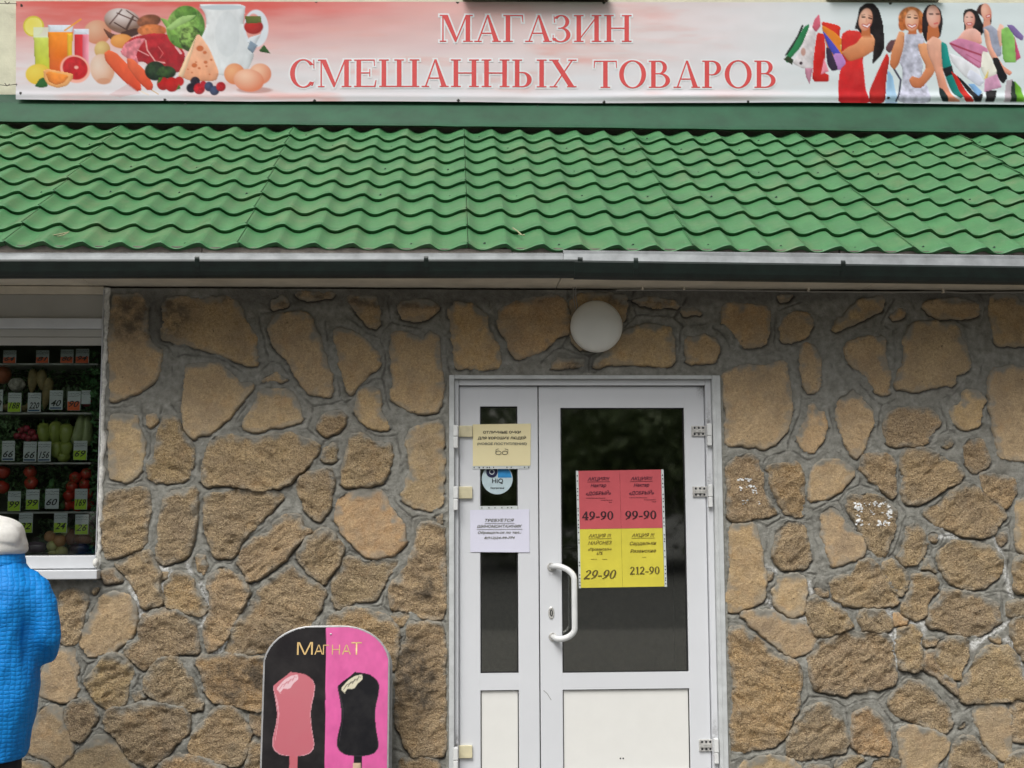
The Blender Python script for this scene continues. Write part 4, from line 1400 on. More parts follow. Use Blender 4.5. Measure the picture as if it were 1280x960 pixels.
cv.poly("1050,56 1058,50 1062,55 1052,64", (240, 224, 150))
cv.poly("1052,42 1060,37 1072,38 1080,42 1088,44 1094,48 1088,60 1078,72 1080,90 1082,110 1088,128 1047,128 1048,100 1050,86 1058,78 1052,66", (226, 74, 68), col2=(206, 44, 54), noise=.1)
cv.poly("1078,44 1090,42 1096,50 1093,62 1080,70 1062,76 1056,70 1052,64 1060,58 1070,54", SK, col2=SK2)
cv.poly("1072,22 1074,10 1082,4 1092,4 1099,12 1104,30 1106,58 1100,70 1090,80 1092,60 1094,50 1090,42 1082,40 1078,44 1072,36 1068,36", (40, 30, 34))
cv.poly('1078,32 1087,32 1088,44 1076,44', SK2, sh=0)
cv.ell(1082, 24, 8.4, 14, (242, 204, 184), rot=12, col2=(222, 162, 136)); cv.line("1079,31 1084,33 1087,30", 3.4, (196, 70, 70)); cv.line("1079,31 1084,33 1087,30", 1.5, (252, 244, 244)); cv.line("1077,18.6 1081,18", .8, (90, 60, 50)); cv.line("1086,19 1090,20.4", .8, (90, 60, 50)); cv.line("1077.6,21 1081,21", 1.7, (38, 22, 24)); cv.line("1086,22 1089.4,23", 1.7, (38, 22, 24)); cv.line("1083,22 1083,27", .7, (214, 150, 120))
cv.poly("1080,40 1088,40 1090,46 1078,46", SK2, a=.6)
cv.poly("1108,64 1112,72 1108,96 1106,127 1086,127 1086,112", (214, 62, 54), col2=(190, 50, 48)); cv.poly("1110,86 1116,94 1122,127 1106,127", (150, 190, 222), col2=(190, 214, 232))
cv.poly("1106,60 1112,50 1122,48 1124,54 1116,60 1112,66", (120, 84, 90))
cv.line("1117,84 1126,98 1124,114 1120,124", 2.4, (90, 90, 110))
cv.poly("1114,64 1120,48 1124,38 1131,40 1130,56 1124,78 1118,86 1112,80", SK, col2=SK2)
cv.poly("1131,42 1140,38 1152,42 1157,50 1148,60 1154,78 1152,94 1160,106 1164,126 1121,126 1128,104 1128,84 1124,76 1130,58", (206, 206, 220), noise=.5)
cv.poly("1147,54 1158,52 1168,70 1172,80 1166,92 1152,108 1140,107 1136,98 1140,93 1150,96 1158,82 1150,66", SK, col2=(214, 140, 100))
cv.ell(1139, 23, 16, 15, (206, 140, 88), noise=.7); cv.ell(1128, 30, 5, 8, (196, 124, 74), noise=.6); cv.ell(1151, 32, 4, 9, (186, 112, 66), noise=.6)
cv.poly('1136,34 1145,34 1146,42 1135,42', SK2, sh=0)
cv.ell(1140, 25, 8.5, 13, (244, 208, 184), rot=4, col2=(224, 166, 136)); cv.line("1136,31 1140,33 1144,31", 3.4, (196, 70, 70)); cv.line("1136,31 1140,33 1144,31", 1.5, (252, 244, 244)); cv.line("1134,18.4 1138,18", .8, (120, 80, 60)); cv.line("1143,18.6 1147,19.4", .8, (120, 80, 60)); cv.line("1134.6,21 1138,21", 1.7, (38, 22, 24)); cv.line("1143,22 1146.6,22", 1.7, (38, 22, 24))
cv.poly("1154,14 1160,6 1168,5 1176,12 1179,26 1176,44 1170,50 1162,46 1158,52 1154,44 1152,32", (52, 38, 44))
cv.poly('1161,26 1172,28 1175,44 1168,50 1158,50', SK2, sh=0)
cv.ell(1167, 20, 8.6, 14, (242, 206, 192), rot=-6, col2=(224, 166, 146)); cv.line("1168,29 1172,28", 1.6, (220, 110, 110)); cv.line("1162,17 1166,17", 1.6, (38, 22, 24)); cv.line("1170.6,17 1174,17", 1.6, (38, 22, 24))
cv.poly("1158,52 1166,44 1176,48 1180,60 1178,84 1184,104 1190,118 1202,124 1180,124 1174,108 1168,84 1160,66", (238, 192, 172), col2=(226, 160, 134))
cv.poly("1176,50 1184,54 1188,76 1196,100 1204,118 1200,121 1192,116 1186,104 1178,84", (38, 166, 158), col2=(28, 140, 132)); cv.poly("1178,84 1190,80 1192,90 1182,94", (40, 44, 50))
cv.poly("1174,106 1180,110 1186,124 1178,124 1174,118", (30, 60, 60))
cv.poly("1188,86 1196,92 1212,118 1218,124 1206,124 1198,108", (214, 66, 56)); cv.poly("1194,90 1214,118 1218,124 1222,117 1206,100", (40, 40, 48))
cv.poly("1204,18 1206,12 1214,10 1222,14 1226,24 1232,36 1226,44 1218,42 1210,40 1206,42", (34, 28, 34))
cv.poly('1208,30 1215,30 1218,40 1212,42 1206,40', (222, 168, 150), sh=0)
cv.ell(1212, 24, 6.8, 10, (240, 204, 192), col2=(222, 162, 146)); cv.line("1210,29 1214,29", 3.4, (196, 70, 70)); cv.line("1210,29 1214,29", 1.4, (250, 230, 230)); cv.line("1208,21 1210,21", 1, (60, 40, 40)); cv.line("1214,21 1216,21", 1, (60, 40, 40))
cv.poly("1196,48 1206,36 1218,34 1226,40 1228,54 1210,52 1194,50", (240, 200, 190), col2=(232, 176, 160))
cv.poly("1220,14 1224,6 1232,4 1238,10 1240,24 1238,32 1232,30 1228,34 1230,22", (86, 56, 56))
cv.poly('1230,22 1237,22 1239,34 1234,38 1229,36', (224, 170, 150), sh=0)
cv.ell(1233, 15, 6.4, 11, (242, 200, 182), rot=-12, col2=(222, 160, 140)); cv.line("1234,20 1237,19", 3.4, (196, 70, 70)); cv.line("1234,20 1237,19", 1.6, (250, 230, 230))
cv.poly("1228,34 1238,30 1246,36 1252,50 1252,68 1240,70 1234,58", (172, 176, 192), noise=.25)
cv.poly("1230,34 1236,38 1240,58 1254,80 1266,88 1262,92 1252,86 1240,72 1232,54", (240, 196, 176), col2=(228, 166, 146))
cv.poly("1240,70 1248,70 1254,84 1260,94 1254,102 1248,96", (40, 38, 44))
cv.poly("1232,110 1246,110 1242,124 1231,124", (40, 38, 44)); cv.poly("1219,117 1228,114 1226,124 1218,124", (40, 38, 44))
cv.poly("1186,52 1200,46 1222,52 1236,60 1230,78 1224,84 1206,72 1192,60", (214, 150, 180), noise=.15); cv.line("1188,53 1212,62 1230,68", 2.2, (180, 84, 110)); cv.line("1208,66 1226,76", 1, (190, 110, 140)); cv.line("1206,70 1224,82", 1, (190, 110, 140))
cv.poly("1186,64 1206,72 1224,84 1228,98 1228,106 1206,94 1190,76", (232, 232, 236)); cv.poly("1228,62 1236,64 1248,90 1232,96 1226,84", (238, 236, 226)); cv.poly("1212,84 1226,92 1230,100 1224,106 1208,94", (226, 228, 240)); cv.poly("1236,84 1230,96 1234,98", (236, 214, 130))
cv.poly("1210,102 1218,102 1228,112 1222,118", (150, 190, 228)); cv.poly("1231,96 1246,90 1252,106 1230,112", (216, 170, 196), noise=.2)
cv.poly("1246,38 1250,28 1255,32 1254,54 1250,58", (240, 200, 184)); cv.poly("1251,36 1260,32 1268,44 1272,68 1270,76 1254,76", (158, 206, 122), noise=.15); cv.poly("1268,44 1276,70 1270,74", (214, 100, 140)); cv.poly("1258,30 1266,30 1280,44 1278,50 1268,44", (150, 130, 180))
cv.poly("1258,98 1266,96 1264,124 1254,124", (190, 180, 186)); cv.poly("1265,98 1270,100 1272,124 1262,124", (50, 66, 56)); cv.poly("1268,98 1276,106 1280,124 1270,124", (130, 186, 70))
cv.poly("1284,30 1300,28 1304,60 1300,124 1286,124 1284,70", (214, 190, 180)); cv.ell(1296, 18, 8, 12, (240, 200, 184), col2=(222, 160, 140)); cv.poly("1282,60 1310,58 1312,100 1284,104", (200, 190, 216))

YB = 1.655
bn0, bn1 = P(20.5, 60, YB).x, P(1330, 60, YB).x
zt = lambda px_: P(px_, 2.2 - (px_ > 560) * 0, YB).z
ban = empty('shop_banner', (bn0, YB, P(20, 124, YB).z))
tag(ban, 'long printed vinyl shop banner with food at left and shopping women at right', 'banner')
NXB, NYB = 1300, 128
u_, v_ = np.meshgrid(np.linspace(0, 1, NXB), np.linspace(0, 1, NYB))
# corners in photo pixels
tl_, tr_, bl_, br_ = (20, 1.5), (1332, 3.5), (20, 124.5), (1332, 131)
px_ = (tl_[0] * (1 - u_) + tr_[0] * u_) * (1 - v_) + (bl_[0] * (1 - u_) + br_[0] * u_) * v_
py_ = (tl_[1] * (1 - u_) + tr_[1] * u_) * (1 - v_) + (bl_[1] * (1 - u_) + br_[1] * u_) * v_
py_s = py_.copy()
py_ = py_ + v_ * (.8 * np.sin(px_ / 95) + 1.4 * sstep(200, 340, px_) * sstep(900, 300, px_) - .4)
Rn = np.array(RM)
dirs = np.stack([(px_ - 640) / FPX, -(py_ - 480) / FPX, -np.ones_like(px_)], -1) @ Rn.T
tt = (YB - CAM.y) / dirs[..., 1]
co = np.array(CAM) + dirs * tt[..., None]
edge_b = sstep(.90, .965, v_)
rip = fbm(px_, py_ * .25, 160, 5, 3) * .006 + fbm(px_ * .3, py_, 22, 6, 2) * .0035
rip += -.009 * np.exp(-((v_ - .93) / .035) ** 2) * (1 + .5 * np.sin(px_ / 60)) * sstep(500, 1000, px_) - .004 * np.exp(-((v_ - .95) / .03) ** 2)
co[..., 1] += rip
xs0, ys0 = px_, np.clip(py_s * 1.0, -4, 131)
# keep the artwork in its own pixel frame
colr = cv.sample(px_, py_s - (px_ - 20) / 1312 * 4.0 * v_ + .0)
for gx_, gy_ in ((26, 117), (206, 124.5), (27, 7), (1113, 4), (1110, 124), (393, 126), (573, 126), (755, 127), (935, 128), (572, 3), (755, 3), (395, 1.5)):
    d_ = np.hypot(px_ - gx_, py_s - gy_)
    colr = np.where((d_ < 1.9)[..., None], lin((70, 66, 62)), colr)
b_ = (np.arange(NYB - 1)[:, None] * NXB + np.arange(NXB - 1)[None]).ravel()
colr = np.clip(colr, 0, 1) / .80
colr = .80 * colr ** 1.28
me = np_mesh('printed_sheet', co.reshape(-1, 3), np.stack([b_, b_ + NXB, b_ + NXB + 1, b_ + 1], 1))
set_col(me, colr.reshape(-1, 3))
kid(mesh_obj('printed_sheet', me, M['print']), ban)
hm = plain('white_hem', (.75, .75, .76), .5)


# lettering: serif capitals drawn from strokes
def serif(x0, x1, y, e=.085, h=.042):
    return ('R', x0 - e, y if y < .5 else y - h, x1 + e, y + h if y < .5 else y)


def ring(cx_, cy_, rx_, ry_, T, t_, a0=0, a1=360):
    return ('A', cx_, cy_, rx_, ry_, T, t_, a0, a1)


TT, tn = .150, .046
G = {
 'М': (1.20, [('R', .155, 0, .20, 1), serif(.155, .20, 0), ('P', [(.155, 1), (.335, 1), (.655, .10), (.575, 0)]), ('P', [(.575, 0), (.615, 0), (.985, 1), (.935, 1)]), ('R', .93, 0, 1.08, 1), serif(.93, 1.08, 0), ('R', .07, .958, .25, 1), ('R', .985, .958, 1.165, 1)]),
 'А': (.93, [('P', [(.44, 1), (.485, 1), (.165, 0), (.115, 0)]), ('P', [(.43, 1), (.50, 1), (.84, 0), (.67, 0)]), ('R', .24, .30, .64, .345), serif(.10, .18, 0), serif(.68, .83, 0, .07)]),
 'Г': (.76, [('R', .13, 0, .28, 1), ('R', .05, .958, .70, 1), ('P', [(.655, 1), (.70, 1), (.715, .73), (.69, .73)]), serif(.13, .28, 0)]),
 'З': (.66, [ring(.28, .755, .27, .255, .13, .045, -88, 150), ring(.26, .265, .33, .28, .14, .045, -152, 88), ('R', .18, .492, .30, .53), ('P', [(.03, .98), (.055, .98), (.08, .72), (.045, .72)]), ('P', [(.0, .26), (.03, .26), (.03, .03), (.0, .06)])]),
 'И': (1.0, [('R', .13, 0, .28, 1), ('R', .72, 0, .87, 1), ('P', [(.27, .13), (.27, .20), (.73, .87), (.73, .80)]), serif(.13, .28, 0), serif(.13, .28, 1), serif(.72, .87, 0), serif(.72, .87, 1)]),
 'Н': (1.0, [('R', .13, 0, .28, 1), ('R', .72, 0, .87, 1), ('R', .28, .485, .72, .53), serif(.13, .28, 0), serif(.13, .28, 1), serif(.72, .87, 0), serif(.72, .87, 1)]),
 'С': (.88, [ring(.47, .5, .43, .52, .155, .045, 38, 322), ('P', [(.80, 1.0), (.83, 1.0), (.835, .68), (.805, .68)]), ('P', [(.80, .18), (.84, .24), (.78, .06), (.72, .04)])]),
 'Е': (.82, [('R', .13, 0, .28, 1), ('R', .05, .958, .72, 1), ('P', [(.685, 1), (.725, 1), (.73, .77), (.705, .77)]), ('R', .28, .49, .56, .535), ('R', .55, .38, .58, .65), ('R', .05, 0, .74, .042), ('P', [(.70, 0), (.75, 0), (.785, .25), (.755, .25)])]),
 'Ш': (1.42, [('R', .13, 0, .28, 1), ('R', .63, 0, .78, 1), ('R', 1.13, 0, 1.28, 1), ('R', .05, 0, 1.36, .042), serif(.13, .28, 1), serif(.63, .78, 1), serif(1.13, 1.28, 1)]),
 'Ы': (1.22, [('R', .13, 0, .28, 1), serif(.13, .28, 1), ('R', .05, 0, .38, .042), ring(.38, .275, .30, .275, .15, .045, -90, 90), ('R', .28, .508, .38, .55), ('R', .93, 0, 1.08, 1), serif(.93, 1.08, 0), serif(.93, 1.08, 1)]),
 'Х': (.96, [('P', [(.10, 1), (.29, 1), (.87, 0), (.68, 0)]), ('P', [(.77, 1), (.82, 1), (.20, 0), (.15, 0)]), serif(.12, .26, 1), serif(.74, .84, 1), serif(.13, .22, 0), serif(.70, .84, 0)]),
 'Т': (.84, [('R', .345, 0, .495, 1), ('R', .04, .958, .80, 1), ('P', [(.04, 1), (.08, 1), (.055, .73), (.03, .73)]), ('P', [(.76, 1), (.80, 1), (.81, .73), (.785, .73)]), serif(.345, .495, 0)]),
 'О': (.98, [ring(.49, .5, .45, .52, .155, .045)]),
 'В': (.86, [('R', .13, 0, .28, 1), ('R', .05, .958, .40, 1), ('R', .28, .50, .42, .542), ('R', .05, 0, .42, .042), ring(.40, .75, .26, .25, .14, .045, -90, 90), ring(.41, .27, .35, .272, .15, .045, -90, 90)]),
 'Р': (.76, [('R', .13, 0, .28, 1), ('R', .05, .958, .38, 1), ('R', .28, .46, .38, .502), ring(.38, .73, .30, .27, .15, .045, -90, 90), serif(.13, .28, 0)]),
 '0': (.52, [ring(.26, .5, .235, .5, .12, .05)]),
 '9': (.52, [ring(.25, .67, .225, .33, .115, .05), ('P', [(.475, .66), (.465, .45), (.34, .16), (.08, 0), (.04, .03), (.22, .18), (.33, .42), (.36, .62)])]),
 '4': (.54, [('P', [(.30, 1), (.40, 1), (.09, .34), (.015, .30)]), ('R', .015, .23, .51, .33), ('R', .29, 0, .41, 1), ('R', .22, 0, .48, .04)]),
 '2': (.52, [ring(.235, .74, .215, .26, .12, .05, -20, 165), ('P', [(.45, .68), (.33, .64), (.02, .10), (.02, .0), (.16, .11)]), ('R', .02, 0, .47, .12)]),
 '1': (.42, [('R', .16, 0, .28, 1), ('P', [(.16, 1), (.28, 1), (.17, .84), (.05, .84)]), ('R', .07, 0, .37, .045)]),
 '-': (.36, [('R', .03, .28, .32, .37)]),
 ' ': (.32, [])}


def glyph_faces(bm, text, to3, x, y, h, wsc=1.0, m=0.0, slant=0.0, y0=0.0, track=0.0, bold=0.0):
    """to3(px, py, depth) -> point; x, y: left end of the base line; h: cap height"""
    k_ = 0
    def pt(u, v):
        return to3(x + (u * wsc + v * slant) * h, y - v * h, y0 + k_ * .00012)
    for ch in text:
        w_, strokes = G[ch]
        for s_ in strokes:
            k_ = (k_ + 1) % 9
            mm = m + (bold if not m else bold + 0)
            if s_[0] == 'R':
                _, a, b, c_, d_ = s_
                q = [(a - mm, b - mm), (c_ + mm, b - mm), (c_ + mm, d_ + mm), (a - mm, d_ + mm)]
                bm.faces.new([bm.verts.new(pt(*v)) for v in q])
            elif s_[0] == 'P':
                q = s_[1]
                if mm:
                    cx_, cy_ = sum(v[0] for v in q) / len(q), sum(v[1] for v in q) / len(q)
                    nq = []
                    n_ = len(q)
                    ar = sum(q[i][0] * q[(i + 1) % n_][1] - q[(i + 1) % n_][0] * q[i][1] for i in range(n_))
                    sg = 1 if ar > 0 else -1
                    for i in range(n_):
                        a, b, c_ = Vector(q[i - 1]), Vector(q[i]), Vector(q[(i + 1) % n_])
                        d1, d2 = (b - a).normalized(), (c_ - b).normalized()
                        n1_, n2_ = Vector((d1.y, -d1.x)) * sg, Vector((d2.y, -d2.x)) * sg
                        bi = (n1_ + n2_)
                        if bi.length < .2: bi = n1_ + n2_ + d1
                        bi.normalize()
                        f_ = mm / max(.45, bi.dot(n1_))
                        nq.append((b.x + bi.x * f_, b.y + bi.y * f_))
                    q = nq
                bm.faces.new([bm.verts.new(pt(*v)) for v in q])
            else:
                _, cx_, cy_, rx_, ry_, T, t_, a0, a1 = s_
                n_ = max(8, int((a1 - a0) / 11))
                o_, i_ = [], []
                ex = mm / max(rx_, .1) * 40 if a1 - a0 < 359 else 0
                for j in range(n_ + 1):
                    a_ = math.radians(a0 - ex + (a1 - a0 + 2 * ex) * j / n_)
                    c_, d_ = math.cos(a_), math.sin(a_)
                    o_.append(bm.verts.new(pt(cx_ + (rx_ + mm) * c_, cy_ + (ry_ + mm) * d_)))
                    i_.append(bm.verts.new(pt(cx_ + (rx_ - T - mm) * c_, cy_ + (ry_ - t_ - mm) * d_)))
                for j in range(n_):
                    bm.faces.new((o_[j], o_[j + 1], i_[j + 1], i_[j]))
        x += (w_ + track) * wsc * h


def text_w(t_, track=0):
    return sum(G[c_][0] + track for c_ in t_)


_b3 = (slice(None, None, 2), slice(None, None, 2))
_cs = co[::3, ::3]
_n1, _n0 = _cs.shape[1], _cs.shape[0]
_bb = (np.arange(_n0 - 1)[:, None] * _n1 + np.arange(_n1 - 1)[None]).ravel()
BBVH = BVHTree.FromPolygons([Vector(v) for v in _cs.reshape(-1, 3).tolist()], np.stack([_bb, _bb + _n1, _bb + _n1 + 1, _bb + 1], 1).tolist())


def ban3(px_, py_, dep):
    q = P(px_, py_, YB)
    hit = BBVH.ray_cast(Vector((q.x, YB - .5, q.z)), Vector((0, 1, 0)))[0]
    return Vector((q.x, (hit.y if hit else YB) - .0010 - dep, q.z))


for nm, mat_, mrg, dep in (('letter_outline', M['whiteink'], .055, .0), ('letter', M['redink'], .0, .0016)):
    for t_, xa, xb, yb, h_ in (('МАГАЗИН', 547, 791, 52.5, 33.5), ('СМЕШАННЫХ', 361, 722, 109, 34.5), ('ТОВАРОВ', 741, 973, 110, 34)):
        ws_ = (xb - xa) / (text_w(t_) * h_)
        x_ = xa
        for ch in t_:
            bm = bmesh.new()
            glyph_faces(bm, ch, ban3, x_, yb, h_, ws_, mrg, y0=dep)
            bmesh.ops.recalc_face_normals(bm, faces=bm.faces)
            kid(from_bm(nm, bm, mat_), ban)
            x_ += G[ch][0] * ws_ * h_
# wires that tie the banner
bm = bmesh.new()
for y_ in (3.5, 106):
    a, b = P(-30, y_ - 1, YB + .02), P(21, y_ + (1 if y_ < 50 else -1), YB - .006)
    add_tube(bm, [a, a.lerp(b, .55) + Vector((0, 0, -.004)), P(9, y_ + 1, YB), b], .0022, 6)
    add_tube(bm, [P(6, y_ - 2, YB), P(9, y_ + 1.5, YB - .01), P(12, y_ - 1, YB)], .003, 5)
kid(from_bm('tie_wire', bm, M['wire']), ban)['kind'] = 'stuff'

# ------------------------------------------------------------------ entrance door
def wx(px_, py_, Y): return P(px_, py_, Y).x
def wz(py_, Y, px_=640): return P(px_, py_, Y).z


YC, YL = -.014, .045                       # casing face, leaf face
door = empty('double_door', ((DX0 + DX1) / 2, YL, 0))
tag(door, 'white plastic double door with a narrow left leaf and a wide glazed right leaf', 'door')
D = lambda o, p=None: (kid(o, door) if p is None else kid2(o, p))


def wm(o):
    m_ = Matrix.Identity(4)
    ch = []
    while o is not None:
        ch.append(o); o = o.parent
    for q in reversed(ch):
        m_ = m_ @ (q.matrix_parent_inverse if q.parent else Matrix.Identity(4)) @ Matrix.LocRotScale(q.location, q.rotation_euler, None)
    return m_


def kid2(o, par):
    o.parent = par
    o.matrix_parent_inverse = wm(par).inverted()
    return o


cx0, cx1 = DX0 + .001, DX1 - .001
ci0, ci1 = wx(568, 700, YC), wx(895, 700, YC)
cz1, cz0 = DZ1 - .001, wz(473.5, YC)
zt_leaf = wz(483, YL)
ZB = .05
for a, b, c_, d_ in ((cx0, ci0, 0, cz1), (ci1, cx1, 0, cz1)):
    D(box('casing', a, b, YC, .10, c_, d_, M['casing'], bev=.003))
D(box('casing', ci0 + .0005, ci1 - .0005, YC + .001, .10, cz0, cz1, M['casing'], bev=.003))
fx0, fx1 = wx(574, 700, YL), wx(884, 700, YL)
D(box('door_frame', ci0 + .001, fx0 - .003, .018, .13, 0, cz0 - .001, M['upvc'], bev=.002))
D(box('door_frame', fx1 + .003, ci1 - .001, .018, .13, 0, cz0 - .001, M['upvc'], bev=.002))
D(box('door_frame', fx0 - .002, fx1 + .002, .018, .13, zt_leaf + .004, cz0 - .002, M['upvc'], bev=.002))
D(box('threshold', fx0 - .002, fx1 + .002, -.01, .13, 0, ZB - .006, M['steel'], bev=.002))
D(box('casing_strip', ci1 + .012, ci1 + .018, YC - .003, YC + .01, .0, cz1 - .02, M['casing'], bev=.001))


def make_leaf(x0, x1, gx0, gx1, gz0, gz1, pz1, lab):
    """frame of four bars and a mid rail, glass and infill panel"""
    bm = bmesh.new()
    t_ = .004
    z0, z1 = ZB, zt_leaf
    yb = YL + .06
    add_box(bm, x0, gx0, YL, yb, z0, z1, t_, seg=2)
    add_box(bm, gx1, x1, YL, yb, z0, z1, t_, seg=2)
    add_box(bm, gx0 - .003, gx1 + .003, YL + .0003, yb - .001, gz1, z1 - .0006)
    add_box(bm, gx0 - .003, gx1 + .003, YL + .0003, yb - .001, pz1, gz0)
    add_box(bm, gx0 - .003, gx1 + .003, YL + .0003, yb - .001, z0 + .001, z0 + .13)
    leaf = D(from_bm('door_leaf', bm, M['upvc']))
    leaf['label'] = lab
    # glazing beads and gasket
    bm = bmesh.new()
    for a, b, c_, d_ in ((gx0, gx0 + .006, gz0, gz1), (gx1 - .006, gx1, gz0, gz1), (gx0 + .006, gx1 - .006, gz0, gz0 + .006), (gx0 + .006, gx1 - .006, gz1 - .006, gz1),
                         (gx0, gx0 + .004, z0 + .13, pz1), (gx1 - .004, gx1, z0 + .13, pz1), (gx0 + .004, gx1 - .004, pz1 - .004, pz1)):
        add_box(bm, a, b, YL + .010, YL + .02, c_, d_)
    D(from_bm('gasket', bm, M['gasket']), leaf)
    D(box('glass_pane', gx0 + .001, gx1 - .001, YL + .0165, YL + .0215, gz0 + .001, gz1 - .001, M['glass'], bev=0), leaf)
    D(box('lower_panel', gx0 + .0045, gx1 - .0045, YL + .0125, YL + .030, z0 + .131, pz1 - .0045, M['panel'], bev=.001), leaf)
    return leaf


gz0, gz1 = wz(841, YL + .01), wz(510, YL + .01)
pz1 = wz(862.5, YL)
mx0 = wx(674, 700, YL)
leafL = make_leaf(fx0, mx0 - .0025, wx(600.5, 700, YL + .01), wx(647.5, 700, YL + .01), gz0, gz1 + .008, pz1, 'narrow fixed left leaf')
leafR = make_leaf(mx0 + .0025, fx1, wx(702, 700, YL + .01), wx(858, 700, YL + .01), gz0 - .003, gz1, pz1 - .002, 'wide right leaf with pull handle')
D(box('meeting_gasket', mx0 - .0015, mx0 + .0015, YL + .004, YL + .05, ZB, zt_leaf - .002, M['gasket'], bev=0))
# handle
bm = bmesh.new()
hy0 = YL + .0
A_, B_ = P(689, 708.5, hy0), P(691, 796, hy0)
xo = P(718, 750, hy0 - .07).x
r_ = .0155
pts = [Vector((A_.x, hy0 + .002, A_.z))]
yo = hy0 - .075
for k_ in range(0, 10):
    a_ = math.pi / 2 * k_ / 9
    pts.append(Vector((A_.x + (xo - A_.x) * (.25 + .75 * math.sin(a_)), hy0 + (yo - hy0) * (.55 + .45 * math.sin(a_)), A_.z + .012 * (1 - math.sin(a_)) - .055 * (1 - math.cos(a_)) - .006)))
ptsb = []
for k_ in range(0, 10):
    a_ = math.pi / 2 * k_ / 9
    ptsb.append(Vector((B_.x + (xo - B_.x) * (.25 + .75 * math.sin(a_)), hy0 + (yo - hy0) * (.55 + .45 * math.sin(a_)), B_.z - .004 * (1 - math.sin(a_)) + .055 * (1 - math.cos(a_)) - .004)))
pts += list(reversed(ptsb)) + [Vector((B_.x, hy0 + .002, B_.z))]
add_tube(bm, pts, r_, 14)
hd = D(from_bm('handle', bm, M['handle'], smooth=True), leafR)
bm = bmesh.new()
for q in (A_, B_):
    add_lathe(bm, [(0, .006), (.020, .006), (.022, .003), (.022, 0), (0, 0)], 20, Matrix.Translation(Vector((q.x, YL - .0006, q.z))) @ Matrix.Rotation(math.pi / 2, 4, 'X'))
D(from_bm('handle_rose', bm, M['steel']), leafR)
kq = P(689, 766, YL)
bm = bmesh.new()
add_lathe(bm, [(0, .006), (.013, .006), (.016, .003), (.016, 0), (0, 0)], 24, Matrix.Translation(Vector((kq.x, YL - .0006, kq.z))) @ Matrix.Rotation(math.pi / 2, 4, 'X') @ Matrix.Diagonal((1, 2.0, 1, 1)))
D(from_bm('keyhole_plate', bm, M['steel'], smooth=False), leafR)
bm = bmesh.new()
add_lathe(bm, [(0, .0008), (.008, .0008), (.008, 0), (0, 0)], 16, Matrix.Translation(Vector((kq.x, YL - .0072, kq.z))) @ Matrix.Rotation(math.pi / 2, 4, 'X') @ Matrix.Diagonal((1, 2.2, 1, 1)))
D(from_bm('lock_cylinder', bm, M['gasket']), leafR)
bm = bmesh.new()
add_box(bm, kq.x - .0015, kq.x + .0015, YL - .0095, YL - .0079, kq.z - .012, kq.z + .012)
D(from_bm('key_slot', bm, M['steel']), leafR)
# thin scratch and dirt on the lower part of the right leaf
bm = bmesh.new()
add_tube(bm, [P(679.5, 863, YL - .0004), P(684, 867, YL - .0004), P(689, 875, YL - .0004)], .0011, 4)
D(from_bm('scratch', bm, M['ink2']), leafR)
bm = bmesh.new()
for x_ in (775.5, 779):
    add_lathe(bm, [(0, .001), (.004, .001), (.0045, 0), (0, 0)], 7, Matrix.Translation(P(x_, 948, YL + .012)) @ Matrix.Rotation(math.pi / 2, 4, 'X'))
D(from_bm('paint_chip', bm, M['ink']), leafR)


def hinge_left(y0, y1, y2):
    zA, zB, zC = wz(y0, YL - .012), wz(y1, YL - .012), wz(y2, YL - .012)
    a, b, c_ = wx(566.5, y0, YL - .014), wx(572.5, y0, YL - .014), wx(590.5, y0, YL - .014)
    o = D(box('hinge', b + .0006, c_, YL - .016, YL - .0006, zB, zA, M['beige'], bev=.003, seg=2), leafL)
    D(box('hinge_barrel', a, b, YL - .066, YL - .010, zB + .0006, zA, M['handle'], bev=.005, seg=3), leafL)
    D(box('hinge_barrel', a + .001, b - .0006, YL - .065, YL - .010, zC, zB - .0006, M['handle'], bev=.005, seg=3), leafL)


for a in ((532, 546, 560.5), (608, 623, 637.5), (931, 947, 962)): hinge_left(*a)


def hinge_right(xa, xb, xc, y0, y1, y2):
    yy = YL - .012
    zA, zB, zC = wz(y0, yy), wz(y1, yy), wz(y2, yy)
    a, b, c_ = wx(xa, y0, yy), wx(xb, y0, yy), wx(xc, y0, yy)
    bm = bmesh.new()
    h_ = zA - zB
    add_box(bm, a, b - .0005, YL - .010, YL - .0006, zB, zA, .002)
    add_box(bm, a + .006, b - .008, YL - .016, YL - .0105, zB + h_ * .34, zB + h_ * .66, .001)
    add_box(bm, a + .002, a + .010, YL - .015, YL - .0105, zB + h_ * .1, zB + h_ * .9, .001)
    D(from_bm('hinge', bm, M['steel']), leafR)
    bm = bmesh.new()
    for i in range(3):
        for k_ in (.2, .8):
            q = Vector((a + (b - a) * (.22 + .3 * i), YL - .0095, zB + h_ * k_))
            add_lathe(bm, [(0, .002), (.0045, .002), (.0065, 0), (0, 0)], 10, Matrix.Translation(q) @ Matrix.Rotation(math.pi / 2, 4, 'X'))
    D(from_bm('hinge_screw', bm, M['ink']), leafR)
    D(box('hinge_barrel', b, c_, YL - .052, YL - .008, zB, zA + .01, M['handle'], bev=.004, seg=3), leafR)
    D(box('hinge_barrel', b + .001, c_ - .001, YL - .051, YL - .008, zC, zB - .001, M['handle'], bev=.004, seg=3), leafR)


hinge_right(864.5, 882, 888, 532.5, 545.5, 558)
hinge_right(866, 883.5, 889, 609, 622, 635)
hinge_right(874, 891, 896.5, 928, 943, 957)

